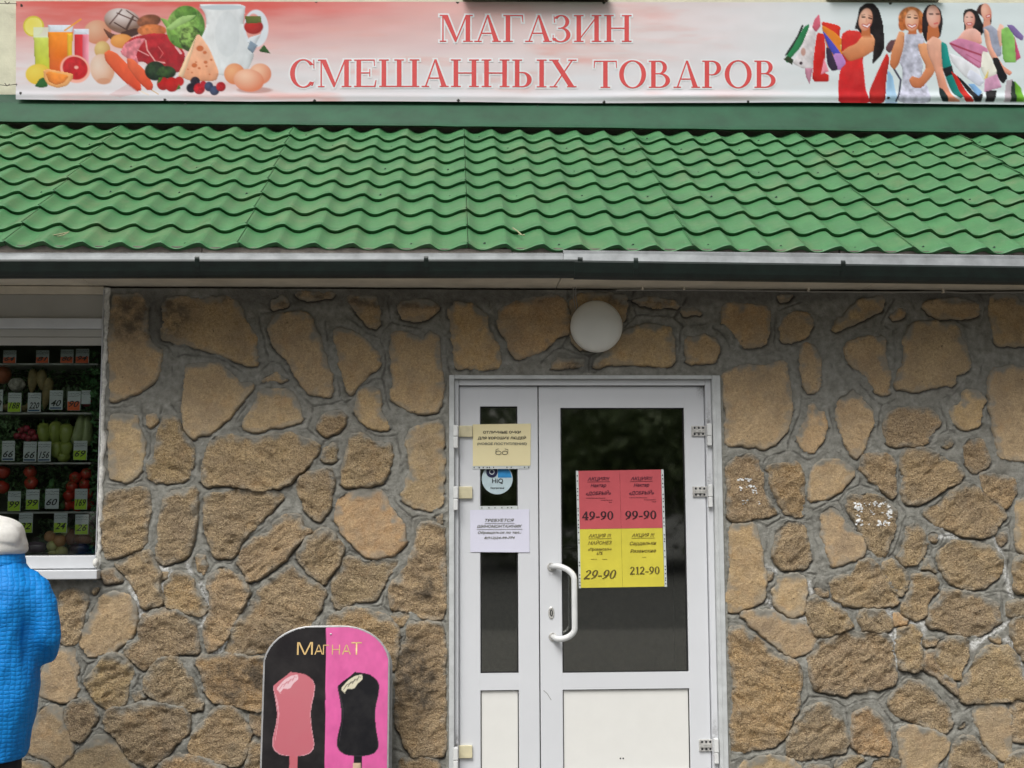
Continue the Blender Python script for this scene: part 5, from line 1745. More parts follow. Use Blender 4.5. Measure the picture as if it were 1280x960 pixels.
t = NT('hinge_grime')
tr2 = t.n.new('ShaderNodeBsdfTransparent')
mx2 = t.n.new('ShaderNodeMixShader')
t.set(color=(.09, .075, .06), rough=.9)
gm = t.math('MULTIPLY', t.attr('fade'), t.mapr(t.noise(90, 5, .7), .35, .65))
t.l.new(gm, mx2.inputs[0]); t.l.new(tr2.outputs[0], mx2.inputs[1]); t.l.new(t.b.outputs[0], mx2.inputs[2]); t.l.new(mx2.outputs[0], t.n['Material Output'].inputs[0])
M['grime'] = t.m


def grime(px_, py_, hw, up, dn, Y, par):
    q = P(px_, py_, Y)
    n1, n2 = 7, 13
    co_, fd = [], []
    for j in range(n2):
        for i in range(n1):
            u, v = i / (n1 - 1) * 2 - 1, j / (n2 - 1)
            z_ = q.z - dn / 240 + v * (up + dn) / 240
            co_.append((q.x + u * hw / 240, Y, z_))
            d_ = (z_ - q.z) * 240
            fd.append(max(0, 1 - abs(u)) ** .7 * max(0, 1 - (d_ / up if d_ > 0 else -d_ / dn)) ** 1.2 * .8)
    fc = [(j * n1 + i, j * n1 + i + 1, (j + 1) * n1 + i + 1, (j + 1) * n1 + i) for j in range(n2 - 1) for i in range(n1 - 1)]
    me = np_mesh('grime_streak', co_, fc)
    set_float(me, 'fade', fd)
    D(mesh_obj('grime_streak', me, M['grime']), par)


for a in ((885.5, 532, 4, 34, 40), (887, 609, 4, 26, 44), (894, 930, 4, 40, 40)): grime(*a, .0165, leafR)
for a in ((570, 535, 3.2, 8, 34), (570, 612, 3.2, 8, 36), (571, 932, 3.4, 26, 30)): grime(*a, .0165, leafL)
grime(879, 484, 10, 3, 16, YL - .001, leafR)
grime(690, 712, 6, 3, 12, YL - .001, leafR)

# dark room behind door and shop window
room = empty('shop_interior', (0, 1.6, 0))
for nm, b_ in (('room_wall', (XL + .3, XRR - .5, 3.0, 3.05, 0, ZTOP)), ('room_ceiling', (XL + .3, XRR - .5, .341, 3.0, ZTOP - .05, ZTOP)), ('room_floor', (XL + .3, XRR - .5, .341, 3.0, .004, .03)),
               ('room_wall', (XL + .25, XL + .3, .341, 3.05, 0, ZTOP)), ('room_wall', (XRR - .5, XRR - .45, .341, 3.05, 0, ZTOP)), ('room_wall', (-.35, -.30, .341, 2.99, .031, ZTOP - .051))):
    kid2(box(nm, *b_, M['inwall'], bev=0), room)
tag(room, 'dim shop interior behind the door glass', 'room')
# counter and doorway seen dimly through the glass
o = box('counter', .45, 1.5, 1.9, 2.4, .031, 1.25, M['fascia'], bev=.005)
tag(o, 'dark shop counter dimly visible through the right door pane', 'counter')

# ------------------------------------------------------------------ papers on the door
def txt_obj(name, s_, to, parent, m, size, slant=0.0, bold=0.0, w_=None, align='CENTER', spacing=1.0):
    """to: 4x4 placing the text (x right, y up); w_: width to fit"""
    cu = bpy.data.curves.new('txt', 'FONT')
    cu.body = s_; cu.size = size; cu.shear = slant; cu.offset = bold; cu.align_x = align; cu.space_character = spacing
    cu.resolution_u = 2
    ob = bpy.data.objects.new('txt', cu)
    COL.objects.link(ob)
    dg = bpy.context.evaluated_depsgraph_get()
    me = bpy.data.meshes.new_from_object(ob.evaluated_get(dg))
    bpy.data.objects.remove(ob)
    bpy.data.curves.remove(cu)
    if w_ and len(me.vertices):
        xs_ = np.zeros(len(me.vertices) * 3, np.float32); me.vertices.foreach_get('co', xs_); xs_ = xs_.reshape(-1, 3)
        f_ = w_ / (xs_[:, 0].max() - xs_[:, 0].min() + 1e-9)
        c_ = (xs_[:, 0].max() + xs_[:, 0].min()) / 2
        xs_[:, 0] = (xs_[:, 0] - c_) * f_
        me.vertices.foreach_set('co', xs_.ravel())
    me.transform(to)
    me.name = name
    me.materials.clear()
    me.materials.append(m)
    o = mesh_obj(name, me, None)
    return kid2(o, parent) if parent else o


def face_mat(px_, py_, Y, rot=0.0):
    q = P(px_, py_, Y)
    return Matrix.Translation(q) @ Matrix.Rotation(-math.radians(rot), 4, 'Y') @ Matrix.Rotation(math.pi / 2, 4, 'X')


def sheet_px(name, corners, Y, m, curl=.002, n=(8, 8), thick=.0006):
    """a thin paper: corners tl, tr, br, bl in photo pixels"""
    tl, tr, br, bl = corners
    co_, fc = [], []
    nx, ny = n
    for lay in (0, 1):
        for j in range(ny + 1):
            for i in range(nx + 1):
                u, v = i / nx, j / ny
                a = (tl[0] * (1 - u) + tr[0] * u, tl[1] * (1 - u) + tr[1] * u)
                b = (bl[0] * (1 - u) + br[0] * u, bl[1] * (1 - u) + br[1] * u)
                q = P(a[0] * (1 - v) + b[0] * v, a[1] * (1 - v) + b[1] * v, Y)
                w_ = float(vnoise(q.x, q.z, .07, 13)) * curl
                co_.append((q.x, q.y - abs(w_) + lay * thick, q.z))
    w1 = nx + 1
    for lay in (0, 1):
        o_ = lay * w1 * (ny + 1)
        for j in range(ny):
            for i in range(nx):
                a = o_ + j * w1 + i
                f = (a, a + w1, a + w1 + 1, a + 1)
                fc.append(f if lay == 0 else f[::-1])
    return mesh_obj(name, np_mesh(name, co_, fc), m)


YP = YL - .0035
# cream notice
o = sheet_px('paper_notice', ((590.8, 530.5), (663.5, 529.5), (663, 582), (591, 582.5)), YP, M['paper_c'], .0012)
tag(o, 'cream paper notice with a small drawing of eyeglasses taped on the left leaf', 'notice')
o.name = 'paper_notice'
for s_, y_, w_, sz, mm in (('ОТЛИЧНЫЕ ОЧКИ', 541.8, 47, .018, 'ink'), ('ДЛЯ ХОРОШИХ ЛЮДЕЙ', 549, 60, .018, 'ink'), ('(НОВОЕ ПОСТУПЛЕНИЕ)', 556, 62, .016, 'ink2')):
    txt_obj('lettering', s_, face_mat(627.5, y_, YP - .0022), o, M[mm], sz, .15 if 'НОВ' in s_ else 0, .0004, w_ / 238)
bm = bmesh.new()
for c_ in (623, 631):
    pts = [P(c_ + 3.4 * math.cos(a_ * .524), 566 + 2.3 * math.sin(a_ * .524), YP - .0022) for a_ in range(13)]
    add_tube(bm, pts, .0012, 4)
add_tube(bm, [P(619.5, 567, YP - .0022), P(620, 562, YP - .0022), P(623, 561, YP - .0022)], .0011, 4)
add_tube(bm, [P(634.5, 567, YP - .0022), P(635, 562, YP - .0022), P(631, 561, YP - .0022)], .0011, 4)
kid2(from_bm('glasses_drawing', bm, M['ink']), o)
# perforated strips of the tape below the papers
def perf(px0, py0, px1, py1, wpx, n_, label, Y=YP + .0012):
    hor = abs(px1 - px0) > abs(py1 - py0)
    dx, dy = (0, wpx) if hor else (wpx, 0)
    o = sheet_px('perforated_strip', ((px0, py0), (px1 if hor else px0 + wpx, py1 if hor else py0), (px1 + (0 if hor else wpx), py1 + (wpx if hor else 0)), (px0 if hor else px1, py0 + wpx if hor else py1)), Y, M['perf'], .0006, (8, 1) if hor else (1, 8))
    tag(o, label, 'paper strip')
    bm = bmesh.new()
    rr = random.Random(int(px0 + py0))
    for k_ in range(n_):
        f_ = (k_ + .5 + rr.uniform(-.3, .3)) / n_
        if rr.random() < .25: continue
        cx_ = px0 + (px1 - px0) * f_ + (0 if hor else wpx * .5)
        cy_ = py0 + (py1 - py0) * f_ + (wpx * .5 if hor else 0)
        add_lathe(bm, [(0, .0004), (.0032, .0004), (.0032, 0), (0, 0)], 8, Matrix.Translation(P(cx_, cy_, Y - .0016)) @ Matrix.Rotation(math.pi / 2, 4, 'X'))
    kid2(from_bm('punched_hole', bm, M['ink']), o)['kind'] = 'stuff'
    return o


perf(590, 582.3, 662, 582, 4, 14, 'white punched paper edge sticking out under the cream notice')
perf(599.5, 632.6, 647, 632.2, 4.6, 9, 'white punched paper edge above the lilac notice')
o = sheet_px('paper_notice', ((587.6, 637.5), (661.5, 636.5), (662, 690.5), (588, 690)), YP, M['paper_w'], .0012)
tag(o, 'lilac white job notice with underlined italic text on the left leaf', 'notice')
for s_, y_, w_, sz in (('ТРЕБУЕТСЯ', 652, 36, .020), ('ШИНОМОНТАЖНИК', 659.5, 56, .020), ('Обращаться по тел.:', 667, 54, .017), ('8(912)24-99-774', 673.5, 38, .016)):
    txt_obj('lettering', s_, face_mat(624.5, y_, YP - .0022), o, M['ink2'], sz, .3, .0003, w_ / 238)
bm = bmesh.new()
for y_, a, b in ((654, 606, 643), (661.6, 596, 653)):
    add_box(bm, P(a, y_, YP).x, P(b, y_, YP).x, YP - .0026, YP - .0021, P(624, y_, YP).z - .0011, P(624, y_, YP).z + .0008)
kid2(from_bm('underline', bm, M['ink2']), o)
# round sticker behind the glass edge of the cream notice
bm = bmesh.new()
q = P(621.5, 598.5, YL + .0155)
add_lathe(bm, [(0, .0008), (.081, .0008), (.081, 0), (0, 0)], 40, Matrix.Translation(q) @ Matrix.Rotation(math.pi / 2, 4, 'X'))
o = from_bm('round_sticker', bm, plain('pale_sticker', (.50, .62, .66), .4, var=.05))
tag(o, 'round pale blue sticker with a camera lens stuck on the narrow left pane', 'sticker')
ys_ = q.y - .0014
bm = bmesh.new()
for k_ in range(13):
    pass
vs_ = [bm.verts.new((q.x + .003, ys_, q.z + .006))] + [bm.verts.new((q.x + .077 * math.cos(a_), ys_, q.z + max(.006, .077 * math.sin(a_)))) for a_ in np.linspace(.08, 1.5, 12)]
bm.faces.new(vs_)
kid2(from_bm('blue_field', bm, plain('sticker_blue', (.03, .25, .55), .4)), o)
bm = bmesh.new()
add_lathe(bm, [(0, .0008), (.030, .0008), (.030, 0), (0, 0)], 20, Matrix.Translation(Vector((q.x - .028, ys_ - .0002, q.z + .036))) @ Matrix.Rotation(math.pi / 2, 4, 'X'))
kid2(from_bm('lens_print', bm, plain('lens_navy', (.02, .02, .06), .3)), o)
bm = bmesh.new()
add_lathe(bm, [(.010, .0004), (.014, .0004), (.014, 0), (.010, 0)], 20, Matrix.Translation(Vector((q.x - .028, ys_ - .0012, q.z + .036))) @ Matrix.Rotation(math.pi / 2, 4, 'X'))
kid2(from_bm('lens_ring', bm, M['card']), o)
T_ = Matrix.Rotation(math.pi / 2, 4, 'X')
txt_obj('lettering', 'HiQ', Matrix.Translation((q.x + .002, ys_ - .001, q.z - .022)) @ T_, o, M['ink'], .034, 0, .0004, .058)
txt_obj('lettering', 'безупречный', Matrix.Translation((q.x, ys_ - .001, q.z - .052)) @ T_, o, M['ink'], .013, .2, .0001, .072)
# four sale posters on the wide pane
YS = YL + .013
cA, cB, cC, cD = (722.8, 588.5), (826.3, 586.8), (830.6, 733.2), (726.0, 735.0)
mL, mR = (724.6, 661.5), (828.3, 660.0)
mid_ = lambda a, b, f_=.5: (a[0] * (1 - f_) + b[0] * f_, a[1] * (1 - f_) + b[1] * f_)
mt, mm_, mb = mid_(cA, cB), mid_(mL, mR), mid_(cD, cC)
POST = [((cA, mt, mm_, mL), 'paper_r', 'red sale sheet reading 49-90, upper left of the four on the door glass', [('АКЦИЯ!!!', 600.5, 28, 2, .3), ('Нектар', 608.7, 20, 0, .3), ('«ДОБРЫЙ»', 618.5, 32, 0, .3)], '49-90', 10.4, 0),
        ((mt, cB, mR, mm_), 'paper_r', 'red sale sheet reading 99-90, upper right of the four on the door glass', [('АКЦИЯ!!!', 600, 28, 2, .3), ('Нектар', 608.2, 20, 0, .3), ('«ДОБРЫЙ»', 618, 32, 0, .3)], '99-90', 10.4, 0),
        ((mL, mm_, mb, cD), 'paper_y', 'yellow sale sheet reading 29-90, lower left of the four on the door glass', [('АКЦИЯ !!!', 671.5, 29, 2, .3), ('МАЙОНЕЗ', 680.5, 30, 0, .3), ('«Провансаль»', 688, 30, 0, .3), ('67%', 693.5, 8, 0, .3)], '29-90', 11, .3),
        ((mm_, mR, cC, mb), 'paper_y', 'yellow sale sheet reading 212-90, lower right of the four on the door glass', [('АКЦИЯ !!!', 670.8, 29, 2, .3), ('Сардельки', 681, 34, 0, .3), ('Рязанские', 690.5, 33, 0, .3)], '212-90', 9.4, 0)]
for n_, (cs, pm, lab, lines, price, ph, sl_) in enumerate(POST):
    ins = lambda q, dx, dy: (q[0] + dx, q[1] + dy)
    cs = (ins(cs[0], .12, .12), ins(cs[1], -.12, .12), ins(cs[2], -.12, -.12), ins(cs[3], .12, -.12))
    o = sheet_px('sale_poster', cs, YS, M[pm], .0012)
    tag(o, lab, 'poster', 'sale sheets on the door glass')
    cx_ = sum(c_[0] for c_ in cs) / 4 + (1.5 if n_ % 2 else -.5)
    dark = plain('ink_on_red', (.10, .012, .03), .6) if pm == 'paper_r' else plain('ink_on_yellow', (.22, .17, .02), .6)
    strong = plain('price_on_red', (.035, .006, .012), .6) if pm == 'paper_r' else plain('price_on_yellow', (.12, .09, .015), .6)
    for s_, y_, w_, ul, sh in lines:
        txt_obj('lettering', s_, face_mat(cx_ - 1, y_, YS - .0020, 1.0), o, dark, .024 if len(s_) < 10 else .019, sh, .0005, w_ / 240)
        if ul:
            a, b = P(cx_ - 1 - w_ / 2, y_ + 1.9, YS - .0020), P(cx_ - 1 + w_ / 2, y_ + 1.4, YS - .0020)
            bm = bmesh.new(); add_tube(bm, [a, b], .0009, 4)
            kid2(from_bm('underline', bm, dark), o)
    bm = bmesh.new()
    tw = text_w(price)
    wpx = 38 if price != '212-90' else 36
    ws_ = wpx / (tw * ph)
    yb_ = {0: 649.6, 1: 648.8, 2: 723.5, 3: 717.8}[n_]
    glyph_faces(bm, price, lambda a, b, d_: P(a, b + (a - cx_) * -.016, YS - .0022 - d_ * .5), cx_ - wpx / 2 - (2.5 if n_ != 3 else -.5), yb_, ph, ws_, 0, sl_, track=.02, bold=.012)
    kid2(from_bm('price', bm, strong), o)
    bm = bmesh.new()
    rr = random.Random(n_)
    y1_ = {0: 622.5, 1: 622, 2: 699, 3: 696.5}[n_]
    for a_, b_, y_ in ((-16, 6, y1_), (2, 16, y1_ + 2.6), (12, 16, y1_ + 5)) if n_ < 2 else (((-12, -5, y1_), (2, 7, y1_)) if n_ == 2 else ((-2, 3, y1_),)):
        x_ = a_
        while x_ < b_:
            w_ = rr.uniform(.8, 2)
            q0, q1 = P(cx_ + x_, y_, YS - .002), P(cx_ + x_ + w_, y_, YS - .002)
            add_tube(bm, [q0, q1], .0011, 4)
            x_ += w_ + .5
    kid2(from_bm('fine_print', bm, dark), o)['kind'] = 'stuff'
perf(720.0, 588.5, 723.5, 735.3, 2.9, 30, 'white punched margin strip on the left side of the sale sheets', YS + .0006)
perf(826.4, 586.8, 830.8, 733.4, 3.0, 30, 'white punched margin strip on the right side of the sale sheets', YS + .0006)

# ------------------------------------------------------------------ wall lamp and cable
q = P(746, 407.5, -.06)
bm = bmesh.new()
prof = [(0, .085), (.03, .0845), (.065, .082), (.095, .076), (.118, .066), (.132, .050), (.1375, .034), (.137, .020), (.130, .012), (.124, 0), (0, 0)]
lampq = Matrix.Translation(Vector((q.x, -.012, q.z))) @ Matrix.Rotation(math.pi / 2, 4, 'X')
add_lathe(bm, prof, 48, lampq)
lamp = empty('wall_lamp', (q.x, -.01, q.z))
tag(lamp, 'unlit round opal glass lamp on the stones above the door', 'lamp')
kid(from_bm('lamp_shade', bm, M['lamp'], smooth=True), lamp)
bm = bmesh.new()
add_lathe(bm, [(0, .012), (.118, .012), (.122, .008), (.122, -.02), (0, -.02)], 40, lampq)
kid(from_bm('base_plate', bm, M['casing']), lamp)
bm = bmesh.new()
for x_ in (716.5, 719.5):
    add_tube(bm, [P(x_, 359, -.03), P(x_ + .3, 372, -.034), P(x_ + 3, 386, -.04), P(x_ + 8, 392, -.035)], .0028, 6)
kid(from_bm('supply_cable', bm, M['cable']), lamp)
bm = bmesh.new()
pts = [P(x_, 363.3 + .9 * math.sin(x_ * .013) + (x_ - 800) * .003 + (1.2 if x_ > 1200 else 0), -.034) for x_ in range(770, 1420, 18)]
add_tube(bm, pts, .0042, 6)
cab = empty('wall_cable', tuple(P(1050, 364, -.03)))
tag(cab, 'thin grey cable clipped along the top of the stone wall right of the lamp', 'cable')
kid(from_bm('cable', bm, M['cable']), cab)
for x_, y_ in ((803, 359), (855, 359), (1010.5, 360.5), (1179, 362.5)):
    a = P(x_, y_, -.036)
    kid(box('cable_clip', a.x - .005, a.x + .005, -.042, -.022, a.z - .016, a.z + .010, M['soffit'], bev=.001), cab)

# ------------------------------------------------------------------ shop window
YW = .012
win = empty('shop_window', (XW0 - 1.2, 0, WZ0))
tag(win, 'white framed vegetable shop window with a roller shutter box on top', 'window')
W_ = lambda o: kid(o, win)
gxr = P(125.5, 600, YW + .02).x
zg0, zg1 = wz(694.5, YW, 60), wz(432, YW, 60)
W_(box('window_frame', gxr, XW0 - .016, YW - .03, .10, zg0 - .07, ZTOP - .01, M['upvc2'], bev=.003, seg=2))
W_(box('window_frame', WXL, gxr - .0005, YW - .03 + .001, .10, wz(711, YW - .03, 60), zg0, M['upvc2'], bev=.003, seg=2))
W_(box('window_sill', WXL, P(121.5, 718, -.07).x, -.075, .02, P(60, 724.5, -.075).z, P(60, 713, -.075).z, M['upvc2'], bev=.004, seg=2))
W_(box('window_trim', WXL, gxr - .0005, YW - .004, .10, wz(712.5, YW, 60) - .02, wz(711, YW - .03, 60) - .001, M['upvc2'], bev=.001))
# shutter box: back panel, lighter rib, lower slats
za, zb_, zc, zd = wz(368, -.0, 60), wz(398, -.0, 60), wz(411, -.0, 60), zg1
W_(box('shutter_panel', WXL, gxr + .004, .006, .10, zb_, za, M['shutter'], bev=.002))
W_(box('shutter_rib', WXL, gxr - .001, -.018, .006, zc, zb_ - .0006, M['upvc2'], bev=.004, seg=2))
zm = (zc + zd) / 2
W_(box('shutter_slat', WXL, gxr - .001, -.004, .012, zm + .0006, zc - .0006, M['shutter'], bev=.003))
W_(box('shutter_slat', WXL, gxr - .001, -.006, .012, zd, zm - .0006, M['shutter'], bev=.003))
W_(box('head_board', WXL, XW0 - .018, -.012, .10, za + .001, ZTOP + .008, M['soffit'], bev=.002))
W_(box('window_pane', WXL, gxr - .0008, YW + .004, YW + .010, zg0 + .0005, zd - .0005, M['glass2'], bev=0))
bm = bmesh.new()
rr = random.Random(4)
ring_prev = None
for i in range(60):
    z_ = WZ0 + .01 + (ZTOP - .01 - WZ0) * i / 59
    a, b = XW0 - .017 + rr.uniform(-.002, .003), XW0 + .004 + rr.uniform(-.006, .010)
    y_ = -.012 + rr.uniform(-.006, .006)
    rg = [bm.verts.new((a, .03, z_)), bm.verts.new((a, y_ + .004, z_)), bm.verts.new(((a + b) / 2, y_ - .004, z_)), bm.verts.new((b, y_ + .008, z_)), bm.verts.new((b, .03, z_))]
    if ring_prev:
        for k_ in range(4): bm.faces.new((ring_prev[k_], ring_prev[k_ + 1], rg[k_ + 1], rg[k_]))
    ring_prev = rg
W_(from_bm('sealant_strip', bm, M['foam'], smooth=True))
q = P(124.5, 708, 0)
bm = bmesh.new()
bmesh.ops.create_icosphere(bm, subdivisions=2, radius=.022)
for v in bm.verts:
    v.co = Vector((v.co.x * .6, v.co.y * .6, v.co.z)) * (1 + .35 * rr.uniform(-1, 1)) + Vector((XW0 - .012, -.03, q.z + .02))
W_(from_bm('sealant_lump', bm, M['foam'], smooth=True))

# display case behind the glass
dxl = P(-60, 600, .3).x - .3
XS = P(112, 600, .3).x                       # right end of the shelves
disp = empty('display_rack', ((dxl + XS) / 2, .32, 0))
tag(disp, 'dark display rack with thin steel shelves behind the shop window', 'shelf rack')
K_ = lambda o: kid(o, disp)
YF = .13
shz = [wz(y_, YF, 60) for y_ in (454, 515.5, 578, 639.5, 693)]
for i, z_ in enumerate(shz):
    bm = bmesh.new()
    add_box(bm, dxl, P(113 if i in (1, 2) else 118, 600, YF).x, YF, .56, z_ - .010, z_, .002)
    K_(from_bm('shelf', bm, M['shelf']))
K_(box('back_panel', dxl, XW0 + .25, .60, .62, .5, ZTOP - .06, M['dark'], bev=0))
K_(box('side_panel', XW0 + .20, XW0 + .22, .342, .598, .5, ZTOP - .06, M['dark'], bev=0))
K_(box('side_panel', dxl - .02, dxl, .13, .598, .5, ZTOP - .06, M['dark'], bev=0))
K_(box('bottom_board', dxl, XW0 + .2, .342, .6, .48, .5, M['dark'], bev=0))
K_(box('bottom_board', dxl, XW0 - .02, .105, .3415, wz(696, YF, 60) - .03, wz(696, YF, 60) - .012, M['dark'], bev=0))
GR = (M['leaf'])
gveg = plain('dark_foliage_print', (.035, .085, .035), .8, var=.5, scale=25)


def leaf_mass(name, boxes, n_, size, mat_, seed=1):
    rg = np.random.default_rng(seed)
    cs_ = []
    for (x0, y0, x1, y1, ya, yb) in boxes:
        m_ = n_ // len(boxes)
        for _ in range(m_):
            Y_ = rg.uniform(ya, yb)
            q = P(rg.uniform(x0, x1), rg.uniform(y0, y1), Y_)
            cs_.append(tuple(q))
    c0 = np.array(cs_)
    n2 = len(c0)
    a = rg.normal(size=(n2, 3)); a /= np.linalg.norm(a, axis=1)[:, None]
    b = np.cross(a, rg.normal(size=(n2, 3))); b /= np.linalg.norm(b, axis=1)[:, None]
    s_ = rg.uniform(.5, 1, n2)[:, None] * size
    nn_ = np.cross(a, b) * s_ * .25
    co = np.stack([c0 - a * s_, c0 - b * s_ * .45 + nn_, c0 + a * s_, c0 + b * s_ * .45 + nn_], 1).reshape(-1, 3)
    return mesh_obj(name, np_mesh(name, co, np.arange(4 * n2).reshape(-1, 4), False), mat_)


vine = leaf_mass('hanging_vine', [(113, 440, 124, 690, .10, .2), (100, 440, 124, 520, .25, .4)], 520, .021, plain('vine_green', (.09, .25, .09), .6, var=.5, scale=40), 2)
tag(vine, 'green leafy vine hanging down the right side of the window display', 'vine', kind='stuff')
grn = leaf_mass('dark_greens', [(-40, 458, 112, 513, .30, .44), (14, 525, 112, 576, .30, .44), (8, 584, 92, 636, .26, .42), (-60, 520, 22, 576, .18, .40), (50, 650, 112, 690, .36, .5), (-60, 520, 24, 576, .16, .30)], 3400, .026, plain('herb_green', (.15, .27, .12), .7, var=.6, scale=30), 3)
tag(grn, 'dim bunches of dark greens filling the backs of the display shelves', 'greens', kind='stuff')


def blob_fruit(name, q, r, m, lab, cat, grp=None, sz=(1, 1, 1), rot=(0, 0, 0), lumps=.04, stem=None, seg=3):
    bm = bmesh.new()
    bmesh.ops.create_icosphere(bm, subdivisions=seg, radius=1)
    sd = random.random() * 90
    for v in bm.verts:
        a_ = math.atan2(v.co.y, v.co.x)
        k_ = 1 + lumps * math.cos(a_ * 5 + sd) * (1 - abs(v.co.z)) + random.uniform(-.01, .01)
        dz = -.12 * math.exp(-((math.hypot(v.co.x, v.co.y)) / .28) ** 2) * (1 if v.co.z > 0 else .5)
        v.co = Vector((v.co.x * k_ * r * sz[0], v.co.y * k_ * r * sz[1], (v.co.z + (dz if v.co.z > 0 else -dz)) * r * sz[2]))
    root = empty(name, tuple(q)) if stem else None
    o = from_bm(name if not stem else 'flesh', bm, m, smooth=True)
    if stem:
        o.parent = root
        bm = bmesh.new()
        add_tube(bm, [(0, 0, r * sz[2] * .85), (0.001, 0, r * sz[2] * 1.12)], [.004, .0025], 5)
        for a_ in range(5):
            c_, s_ = math.cos(a_ * 1.257), math.sin(a_ * 1.257)
            z_ = r * sz[2] * .95
            bm.faces.new([bm.verts.new(v) for v in ((0, 0, z_), (c_ * .012 - s_ * .004, s_ * .012 + c_ * .004, z_), (c_ * .022, s_ * .022, z_ - .006), (c_ * .012 + s_ * .004, s_ * .012 - c_ * .004, z_))])
        from_bm('stem', bm, stem, root)
        root.rotation_euler = rot
        tag(root, lab, cat, grp)
        return root
    o.location = q
    o.rotation_euler = rot
    tag(o, lab, cat, grp)
    return o


M['tomato'] = plain('tomato_red', (.42, .04, .025), .22, var=.15, scale=12)
M['pepper'] = plain('pepper_green', (.24, .30, .06), .3, var=.15, scale=14)
M['marrow'] = plain('pale_marrow', (.27, .33, .15), .45, var=.12, scale=20)
M['onion'] = plain('onion_skin', (.42, .22, .10), .4, var=.2, scale=20)
M['wonion'] = plain('green_onion_bulb', (.42, .42, .16), .4, var=.12, scale=20)
M['potato'] = plain('brown_potato', (.17, .075, .045), .6, var=.2, scale=18)
M['aub'] = plain('aubergine_skin', (.05, .03, .05), .18, var=.2, scale=10)
M['radish'] = plain('radish_red', (.30, .02, .045), .5, var=.5, scale=60)
M['root'] = plain('pale_root', (.36, .28, .13), .6, var=.25, scale=25)
M['white'] = plain('cauliflower_white', (.48, .46, .40), .8, var=.25, scale=70, bump=.01)
M['orange'] = plain('dull_orange', (.40, .10, .04), .5, var=.2)
M['stem'] = plain('stem_green', (.06, .13, .03), .6)

YT = .20
for px_, py_, lab in ((4, 590, 'upper'), (3, 609, 'lower')):
    blob_fruit('tomato', P(px_, py_, YT), .036, M['tomato'], lab + ' red tomato of the pair at the left edge of the fourth shelf', 'tomato', 'tomatoes at the left edge', stem=M['stem'], rot=(.5, .2, 1))
blob_fruit('tomato', P(38, 589.5, YT), .034, M['tomato'], 'upper tomato of the two stacked above the green 99 tag', 'tomato', stem=M['stem'], rot=(.9, .3, 0))
blob_fruit('tomato', P(39, 603.5, YT - .01), .034, M['tomato'], 'lower tomato of the two stacked above the green 99 tag', 'tomato', stem=M['stem'], rot=(1.2, -.3, 0), sz=(1.05, 1.05, .85))
for px_, py_, lab in ((94, 597, 'upper left'), (108, 592, 'topmost'), (90, 608, 'second from top on the left,'), (106, 605, 'second from top on the right,'), (86, 619, 'left edge'), (98, 618, 'central'), (84, 631, 'lowest left'), (97, 632, 'hidden bottom'), (109, 617, 'hidden middle right'), (110, 630, 'hidden bottom right')):
    blob_fruit('tomato', P(px_, py_, YT + random.uniform(-.02, .02)), .031, M['tomato'], lab + ' tomato of the tall heap behind the 169 tag', 'tomato', 'tomatoes heaped by the 169 tag', stem=M['stem'], rot=(random.uniform(0, 2), random.uniform(-1, 1), 0))
# bell peppers
def long_veg(name, a, b, prof, m, lab, cat, grp=None, stem=None):
    a, b = Vector(a), Vector(b)
    d_ = b - a
    root = empty(name, tuple(a))
    bm = bmesh.new()
    L_ = d_.length
    add_lathe(bm, [(r_, z_ * L_) for r_, z_ in prof], 14)
    for v in bm.verts:
        an = math.atan2(v.co.y, v.co.x)
        k_ = 1 + .09 * math.cos(an * 3 + len(lab))
        v.co.x *= k_; v.co.y *= k_
    rot = d_.to_track_quat('Z', 'Y').to_euler()
    from_bm('flesh', bm, m, root, smooth=True)
    bm = bmesh.new()
    add_tube(bm, [(0, 0, -.001), (.002, 0, -.02)], [.006, .004], 6)
    from_bm('stem', bm, stem or M['stem'], root)
    root.rotation_euler = rot
    tag(root, lab, cat, grp)
    return root


pp_ = [(0, 0), (.018, .01), (.032, .12), (.036, .35), (.030, .65), (.018, .9), (.006, .99), (0, 1)]
for xa, ya, xb, yb, lab in ((54, 529, 56, 558, 'pale green pepper at the left of the upper row of three'), (70, 527, 68, 556, 'pale green pepper in the middle of the upper row of three'),
                            (84, 530, 81, 557, 'pale green pepper at the right of the upper row of three'), (70, 552, 71, 573, 'small green pepper at the left of the lower row'),
                            (83, 553, 82, 571, 'round green pepper beside the 69 tag'), (79, 569, 81, 577, 'green pepper tip lying lowest on the third shelf')):
    long_veg('green_pepper', P(xa, ya, .19), P(xb, yb, .17), pp_, M['pepper'], lab, 'pepper', 'green peppers on the third shelf')
mp = [(0, 0), (.014, .01), (.022, .1), (.027, .5), (.030, .85), (.02, .97), (0, 1)]
long_veg('vegetable_marrow', P(103, 519, .20), P(94, 556, .16), mp, M['marrow'], 'long pale marrow leaning left above the 69 tag', 'marrow')
long_veg('vegetable_marrow', P(110, 519, .21), P(107, 558, .18), mp, M['marrow'], 'long pale marrow standing upright right of the leaning one', 'marrow')
